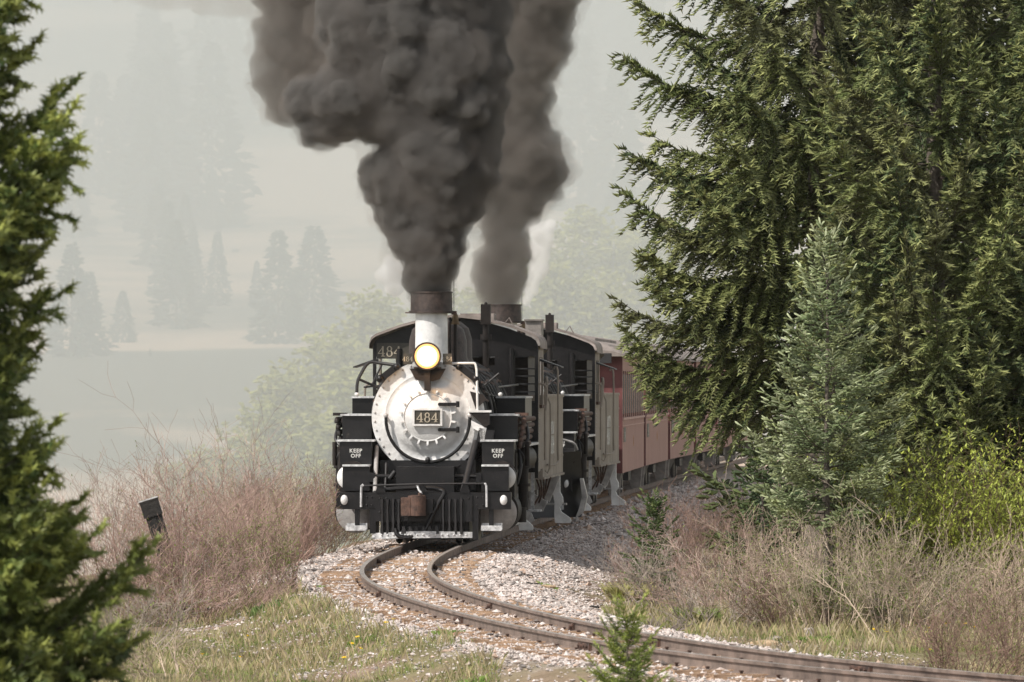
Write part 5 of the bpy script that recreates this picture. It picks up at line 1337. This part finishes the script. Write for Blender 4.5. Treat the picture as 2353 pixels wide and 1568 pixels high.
rock('rock', 'low dark grey rock behind the flat brown stone', 1780, 1474, 0.12, 0.08, 0.05, M['rock'], 6, 'rock', 0.02, 0.2)
def stick(label, xo, yo, L, r0, ang, mat, cat='stick', name='stick', flat=False):
    D = F * 2.95 / (yo - HORY)
    for _ in range(4): D = F * (2.7 - G1(*at_px(xo, D))) / (yo - HORY)
    x, y = at_px(xo, D)
    mb = MB().tube([(-L / 2, 0, 0.02), (-L / 6, 0.02, 0.03), (L / 6, -0.015, 0.025), (L / 2, 0.01, 0.02)], r0, 6, 2)
    o = mb.build(name, mat, None, 30, (x, y, G1(x, y) + 0.02)); o.rotation_euler = (0, 0, ang); o.scale = (1, 1.6 if flat else 1, 1)
    tag(o, label, cat); return o
stick('rust brown wood chip on the gravel bank right of the rails', 1257, 1355, 0.24, 0.022, 0.1, M['woodchunk'], 'wood chip', 'wood_chip', True)
stick('thin dark stick on the gravel left of the wood chip', 1218, 1345, 0.30, 0.010, -0.5, M['blackwood'])
stick('second thin dark stick on the gravel above the first', 1208, 1330, 0.22, 0.009, -0.35, M['blackwood'])
stick('short black stick on the gravel near the far rail', 1366, 1400, 0.13, 0.016, -0.2, M['blackwood'])
stick('dark stick between the two rails near the bottom centre', 1260, 1420, 0.20, 0.018, 0.15, M['blackwood'])
stick('weathered grey log in the grass at the lower right', 2095, 1535, 0.5, 0.02, -0.1, M['bark'], 'log', 'log')
stick('dark branch stub arching out of the reddish brown thicket', 1690, 1290, 0.5, 0.012, 0.6, M['blackwood'], 'branch', 'fallen_branch')
# old crosstie pieces by the bottom right of the track
for i, (a_, b_, L_, an) in enumerate(((1690, 1552, 0.7, 0.02), (1800, 1562, 0.8, -0.05))):
    pass
# leaning post
px_, py_ = at_px(424, 107.2)
T = thing('leaning_post', 'blackened old post leaning left in the willow shrub, with a pale weathered top', 'post', (px_, py_, G1(px_, py_)))
T.rotation_euler = (0, R(-17), 0); T.scale = (0.85, 0.85, 0.96)
pm = MB()
for k, (x0, x1, y0, y1, h_) in enumerate(((-0.13, -0.05, -0.09, 0.09, 1.70), (-0.046, 0.03, -0.10, 0.09, 1.72), (0.034, 0.13, -0.085, 0.095, 1.69))):
    pm.box(x0, x1, y0, y1, -0.3, h_)
pm.build('post_shaft', M['blackwood'], T)
MB().box(-0.16, 0.15, -0.12, 0.11, 1.72, 1.745).box(-0.155, 0.145, -0.115, 0.105, 1.50, 1.72).build('post_cap', M['blackwood'], T)
MB().box(-0.165, 0.155, -0.125, 0.115, 1.747, 1.765).build('cap_edge', M['edge'], T)

# ------------------------------------------------------------------ far valley side: single conifers and aspens in the smoke
def far_conifer_mesh(seed, H=20.0, Rb=3.0, n=800):
    r = np.random.default_rng(seed)
    t = r.random(n) ** 1.25; a = r.uniform(0, 6.28, n)
    lobes = 1.15 + 0.38 * np.sin(a * 3 + t * 17 + seed) * (1 - t)
    rad = Rb * (1 - t) ** 0.85 * lobes * (0.72 + 0.28 * ((t * 13 + 0.7 * np.sin(a * 2)) % 1)) * np.where(t < 0.12, 0.55 + t * 3.7, 1)
    k = r.uniform(0.3, 1, n) ** 0.5
    pos = np.stack([np.cos(a) * rad * k * 0.8, np.sin(a) * rad * k * 0.8, H * (0.0 + 1.0 * t) - 2.5 * (1 - t) ** 6 * r.random(n)], 1)
    d = np.stack([np.cos(a), np.sin(a), np.full(n, -0.25)], 1) + r.normal(0, .35, (n, 3))
    c = np.tile([0.085, 0.12, 0.085], (n, 1)) * r.uniform(.6, 1.4, (n, 1))
    o = shoots(pos, d, r.uniform(0.7, 1.9, n) * (0.5 + rad / Rb), r.uniform(.22, .45, n), 'spindle', c, 'crown', M['farleaf'], None)
    me = o.data; bpy.data.objects.remove(o); return me
def far_aspen_mesh(seed, H=18.0, n=1500):
    r = np.random.default_rng(seed); cl = []
    for k in range(16):
        t = r.uniform(0.25, 1); rr = 2.6 * math.sin(min(1, (1.08 - t) * 1.5) * math.pi / 2)
        a = r.uniform(0, 6.28); cl.append((math.cos(a) * rr * r.uniform(0, .8), math.sin(a) * rr * r.uniform(0, .8), H * t * 0.93, r.uniform(.9, 1.7)))
    cl = np.array(cl); i = r.integers(0, len(cl), n); v = r.normal(0, 1, (n, 3)); v /= np.linalg.norm(v, axis=1, keepdims=True)
    pos = cl[i, :3] + v * cl[i, 3:4] * r.uniform(.5, 1.05, (n, 1))
    c = np.tile([0.40, 0.40, 0.13], (n, 1)) * r.uniform(.7, 1.3, (n, 1))
    o = shoots(pos, r.normal(0, 1, (n, 3)), r.uniform(.3, .6, n), r.uniform(.10, .18, n), 'spindle', c, 'crown', M['farleaf'], None)
    me = o.data; bpy.data.objects.remove(o); return me
fc = [far_conifer_mesh(s) for s in (1, 2, 3)]
fa = [far_aspen_mesh(s) for s in (4, 5, 6)]
trk = MB().cyl((0, 0, -2), (0, 0, 17), 0.22, 0.05, 8).mesh('trunk', M['bark'])
trw = MB().cyl((0, 0, -2), (0.2, 0, 8), 0.16, 0.11, 8).cyl((0.2, 0, 8), (0, 0, 15.5), 0.11, 0.04, 8).mesh('trunk', pbr('pale_aspen_bark', (0.45, 0.44, 0.38), 0.8))
def far_tree(kind, xo, D, ytop, width, label, group, seed):
    x, y = at_px(xo, D); gz = G1(x, y)
    ztop = CAMZ - (ytop - HORY) * D / F
    H = ztop - gz
    T = thing('distant_conifer' if kind == 'c' else 'distant_aspen', label, 'conifer' if kind == 'c' else 'aspen', (x, y, gz), random.uniform(0, 6), group)
    base = 20.0 if kind == 'c' else 18.0
    T.scale = (width * H / base, width * H / base, H / base)
    me = (fc if kind == 'c' else fa)[seed % 3]
    c = bpy.data.objects.new('crown', me); link(c, T)
    k = bpy.data.objects.new('trunk', trk if kind == 'c' else trw); link(k, T)
near_c = [(640, 640, 530, 1.15, 'tall conifer silhouette in the smoke, left one of the pair beside the front smoke plume'), (722, 655, 520, 1.35, 'broad conifer silhouette in the smoke nearest the front smoke plume'), (445, 700, 520, .75, 'thin tall conifer silhouette in the smoke above the leaning post'),
          (282, 640, 668, 1.2, 'pointed conifer silhouette in the smoke between the near spruce and the thin tall one'), (205, 610, 625, 1.1, 'faint conifer silhouette close to the near left spruce'), (165, 600, 560, 1.2, 'faint conifer silhouette half hidden by the near left spruce'),
          (590, 690, 600, .9, 'low conifer silhouette just left of the pair'), (345, 600, 800, .8, 'small conifer silhouette low in the smoke right of the pointed one'), (540, 760, 640, .7, 'small faint conifer on the meadow slope left of the pair'), (1330, 640, 560, .8, 'faint conifer behind the second locomotive roof')]
for i, (a_, D, yt, w_, lb) in enumerate(near_c): far_tree('c', a_, D + 140, yt, w_ * 1.25, lb, 'conifers standing in the smoke on the valley side', i)
rr_ = random.Random(77)
far_list = []
for i in range(20):
    xo, yb = rr_.choice([(rr_.uniform(240, 420), 0), (rr_.uniform(60, 420), 0), (rr_.uniform(1300, 1520), 0), (rr_.uniform(1330, 1500), 0), (rr_.uniform(430, 560), 0)])
    D = rr_.uniform(930, 1200)
    x, y = at_px(xo, D); zt = G1(x, y) + rr_.uniform(14, 24)
    far_list.append((xo, D, HORY - (zt - CAMZ) * F / D))
ORD = ['leftmost', 'second', 'third', 'fourth', 'fifth', 'sixth', 'seventh', 'eighth', 'ninth', 'tenth', 'eleventh', 'twelfth', 'thirteenth', 'fourteenth', 'fifteenth', 'sixteenth', 'seventeenth', 'eighteenth', 'nineteenth', 'twentieth']
for side, nm in ((0, 'left'), (1, 'right')):
    L_ = sorted(q for q in far_list if (q[0] > 1000) == bool(side))
    for i, (xo, D, yt) in enumerate(L_):
        far_tree('c', xo, D, yt, 1.3, 'faint conifer high on the smoky slope %s of the plumes, %s from the left' % (nm, ORD[i]) if i else 'faint conifer high on the smoky slope %s of the plumes, the leftmost there' % nm, 'conifers of the far forest patches', i)
asp = [(600, 500, 900, 1.3), (660, 520, 820, 1.5), (740, 540, 740, 1.5), (800, 560, 690, 1.4), (860, 560, 640, 1.4), (700, 500, 900, 1.6), (820, 500, 820, 1.6), (540, 490, 950, 1.3), (470, 500, 1010, 1.4), (390, 520, 1050, 1.4), (900, 540, 700, 1.3), (765, 480, 930, 1.6),
       (1290, 600, 480, 1.4), (1350, 620, 450, 1.3), (1410, 600, 470, 1.4), (1470, 610, 500, 1.4), (1250, 560, 560, 1.2), (1380, 560, 600, 1.5), (1540, 600, 520, 1.5), (1090, 560, 640, 1.4)]
for side, nm in ((0, 'yellow green aspen fading into the smoke left of the locomotive'), (1, 'pale green aspen in the smoke right of the front plume')):
    L_ = sorted(q for q in asp if (q[0] > 1000) == bool(side))
    for i, (a_, D, yt, w_) in enumerate(L_):
        far_tree('a', a_, D + 25, yt, w_ * 1.1, nm + (', %s from the left' % ORD[i] if i else ', the leftmost one'), 'aspens left of the locomotive' if not side else 'aspens right of the plumes', i)

L_ = []
for i in range(12):
    xo = rr_.uniform(60, 560) if i < 8 else rr_.uniform(1240, 1480)
    D = rr_.uniform(780, 950); x, y = at_px(xo, D); zt = G1(x, y) + rr_.uniform(5, 13)
    L_.append((xo, D, HORY - (zt - CAMZ) * F / D))
for i, (xo, D, yt) in enumerate(sorted(L_)):
    far_tree('c', xo, D, yt, rr_.uniform(1.0, 1.6), 'small faint conifer low on the smoky slope, %s of the small ones%s' % ('the leftmost' if i == 0 else ORD[i], '' if i == 0 else ' from the left'), 'small conifers low on the smoky slope', i)
# ------------------------------------------------------------------ smoke, steam and haze
def vol_material(name, color, density, aniso=0.0, absorb=None):
    m = bpy.data.materials.new(name); m.use_nodes = True
    nt = m.node_tree; N = nt.nodes; L = nt.links
    N.remove(N['Principled BSDF'])
    v = N.new('ShaderNodeVolumePrincipled')
    v.inputs['Color'].default_value = (*color, 1); v.inputs['Density'].default_value = density; v.inputs['Anisotropy'].default_value = aniso
    if absorb: v.inputs['Absorption Color'].default_value = (*absorb, 1)
    L.new(v.outputs[0], N['Material Output'].inputs['Volume'])
    return m
ICO = None
def billow(name, label, cat, balls, D, mat, seed, vox, kids=(14, 6), disp=0.05, kr=(0.38, 0.55), grow=0.0, nscale=0.22, parent=None):
    """union of spheres carrying smaller spheres carrying smaller ones, skinned into one closed cloud"""
    import bmesh
    global ICO
    if ICO is None:
        bm = bmesh.new(); bmesh.ops.create_icosphere(bm, subdivisions=2, radius=1.0)
        ICO = (np.array([v.co[:] for v in bm.verts]), np.array([[v.index for v in f.verts] for f in bm.faces])); bm.free()
    r = np.random.default_rng(seed)
    k = D / F
    C = []
    for b_ in balls:
        xo, yo, ro = b_[:3]; dy = b_[3] if len(b_) > 3 else 0.0
        p = np.array([(xo - CXP) * k, D + dy, CAMZ - (yo - HORY) * k]); R0 = ro * k
        C.append((p, R0 * 0.86))
        for i in range(kids[0]):
            v = r.normal(0, 1, 3); v /= np.linalg.norm(v)
            R1 = R0 * r.uniform(*kr); p1 = p + v * (R0 * 1.02 - R1 * 0.72)
            C.append((p1, R1))
            for j in range(kids[1]):
                w = v + r.normal(0, 0.8, 3); w /= np.linalg.norm(w)
                R2 = R1 * r.uniform(0.3, 0.55); C.append((p1 + w * (R1 * 1.0 - R2 * 0.5), R2))
    Vs = np.concatenate([ICO[0] * (R_ + grow) + p for p, R_ in C]); nv = len(ICO[0])
    Fs = np.concatenate([ICO[1] + i * nv for i in range(len(C))])
    tmp = mesh_np('tmp', Vs, Fs, mat)
    rm = tmp.modifiers.new('r', 'REMESH'); rm.mode = 'VOXEL'; rm.voxel_size = vox
    smd = tmp.modifiers.new('s', 'SMOOTH'); smd.iterations = 2; smd.factor = 0.5
    tx = bpy.data.textures.new('billow', 'CLOUDS'); tx.noise_scale = nscale; tx.noise_depth = 3
    dm_ = tmp.modifiers.new('d', 'DISPLACE'); dm_.texture = tx; dm_.strength = disp; dm_.mid_level = 0.5; dm_.texture_coords = 'GLOBAL'
    dg = bpy.context.evaluated_depsgraph_get()
    me = bpy.data.meshes.new_from_object(tmp.evaluated_get(dg))
    bpy.data.objects.remove(tmp)
    me.name = name; me.materials.clear(); me.materials.append(mat)
    o = bpy.data.objects.new(name, me); link(o, parent)
    if parent is None: tag(o, label, cat)
    print(name, len(me.polygons))
    return o
SMK = (0.265, 0.255, 0.245)
m1 = vol_material('dense_coal_smoke', SMK, 7.0, 0.0)
m2 = vol_material('thin_coal_smoke', (0.30, 0.28, 0.26), 3.0, 0.1)
m3 = vol_material('white_steam', (0.99, 0.985, 0.975), 6.0, 0.2)
front = [(985, 668, 44), (983, 640, 50), (980, 605, 62), (985, 565, 72), (965, 530, 72), (1005, 500, 68), (940, 470, 74), (1000, 455, 84), (1060, 450, 60), (915, 425, 70), (985, 405, 98), (1075, 410, 66), (890, 395, 62), (1000, 350, 105), (1085, 350, 62), (930, 340, 62),
         (990, 290, 105, 0.1), (1085, 290, 68), (905, 280, 72), (1010, 230, 125), (1095, 210, 70), (880, 215, 100), (1090, 140, 80), (990, 150, 135), (860, 130, 105), (800, 230, 80, -0.1), (760, 270, 62), (735, 285, 52), (715, 240, 58), (1080, 60, 85), (960, 60, 130), (850, 40, 110), (900, -40, 120), (1040, -30, 120), (960, -120, 150), (820, -90, 110)]
arm = [(700, 200, 66, 1.0), (665, 225, 55, 1.1), (640, 190, 52, 1.2), (680, 130, 80, 1.2), (640, 110, 55, 1.3), (740, 110, 90, 1.1), (700, 50, 85, 1.3), (660, 20, 60, 1.4), (780, 20, 90, 1.2), (730, -60, 110, 1.4), (630, 240, 35, 1.2), (606, 185, 40, 1.3), (622, 70, 48, 1.3), (600, 130, 34, 1.2), (650, -30, 70, 1.4), (655, 262, 30, 1.2)]
second = [(1155, 695, 36), (1152, 660, 52), (1150, 630, 60), (1155, 595, 62), (1165, 555, 50), (1150, 520, 52), (1165, 480, 58), (1200, 440, 70), (1150, 420, 72), (1245, 410, 58), (1275, 395, 40), (1210, 370, 85), (1160, 340, 70), (1180, 280, 72), (1230, 290, 45), (1190, 220, 76), (1200, 160, 82), (1250, 120, 52), (1215, 90, 88), (1265, 50, 48), (1225, 20, 90), (1240, -60, 110), (1190, -120, 110)]
p1_ = billow('smoke_plume', 'dense dark coal smoke billowing from the stack of the leading locomotive', 'smoke plume', front, 131.2, m1, 5, 0.045, (18, 7), 0.16)
p2_ = billow('smoke_plume', 'browner arm of smoke drifting left behind the front plume', 'smoke plume', arm, 131.8, m2, 6, 0.06, (12, 5), 0.12)
p3_ = billow('smoke_plume', 'thinner brown coal smoke rising from the stack of the second locomotive', 'smoke plume', second, 152.6, m2, 7, 0.06, (14, 5), 0.12)
ms1 = vol_material('smoke_fringe', (0.29, 0.275, 0.265), 1.8, 0.0)
ms2 = vol_material('smoke_outer_fringe', (0.38, 0.34, 0.31), 0.50, 0.1)
for pp_, bl_, D_, sd_, kd_ in ((p1_, front, 131.2, 5, (16, 5)), (p2_, arm, 131.8, 6, (10, 4)), (p3_, second, 152.6, 7, (12, 4))):
    billow('smoke_fringe', None, None, bl_, D_, ms1 if pp_ is p1_ else ms2, sd_ + 20, 0.075, kd_, 0.30, (0.38, 0.6), 0.03, 0.35, pp_)
    billow('smoke_fringe', None, None, bl_, D_, ms2, sd_ + 30, 0.10, kd_, 0.75, (0.4, 0.65), 0.06, 0.55, pp_)
billow('steam_wisp', 'small white puff of steam left of the leading stack', 'steam', [(905, 655, 26), (885, 630, 24), (915, 620, 22), (895, 600, 16)], 137, m3, 8, 0.05, (10, 4), 0.08)
billow('steam_wisp', 'white wisp of steam rising right of the second stack', 'steam', [(1210, 690, 14), (1222, 660, 20), (1235, 620, 26), (1238, 580, 28), (1250, 550, 24), (1230, 530, 24), (1262, 520, 18)], 155, m3, 9, 0.05, (10, 4), 0.1)
m4 = vol_material('drifted_smoke', (0.42, 0.36, 0.31), 0.40, 0.1)
billow('smoke_wisp', 'thin brown smoke drifting along the top edge left of the plumes', 'smoke wisp', [(600, 0, 62), (530, -12, 60), (460, -18, 58), (390, -26, 55), (330, -36, 50), (270, -44, 48)], 134, m4, 10, 0.09, (10, 4), 0.2)
def closed_box(name, label, x0, x1, y0, y1, z0, z1, mat):
    o = MB().box(x0, x1, y0, y1, z0, z1).build(name, mat); tag(o, label, kind='stuff'); return o
hz = vol_material('valley_smoke', (0.795, 0.845, 0.855), 0.0034, 0.1)
closed_box('smoke_bank', 'pale drifting smoke filling the valley behind the train', -420, 420, 275, 1700, -80, 190, hz)
hz2 = vol_material('thin_air_haze', (0.95, 0.96, 0.95), 0.00004, 0.0)
closed_box('haze', 'thin haze in the air round the whole place', -1700, 1700, -80, 2700, -120, 420, hz2)
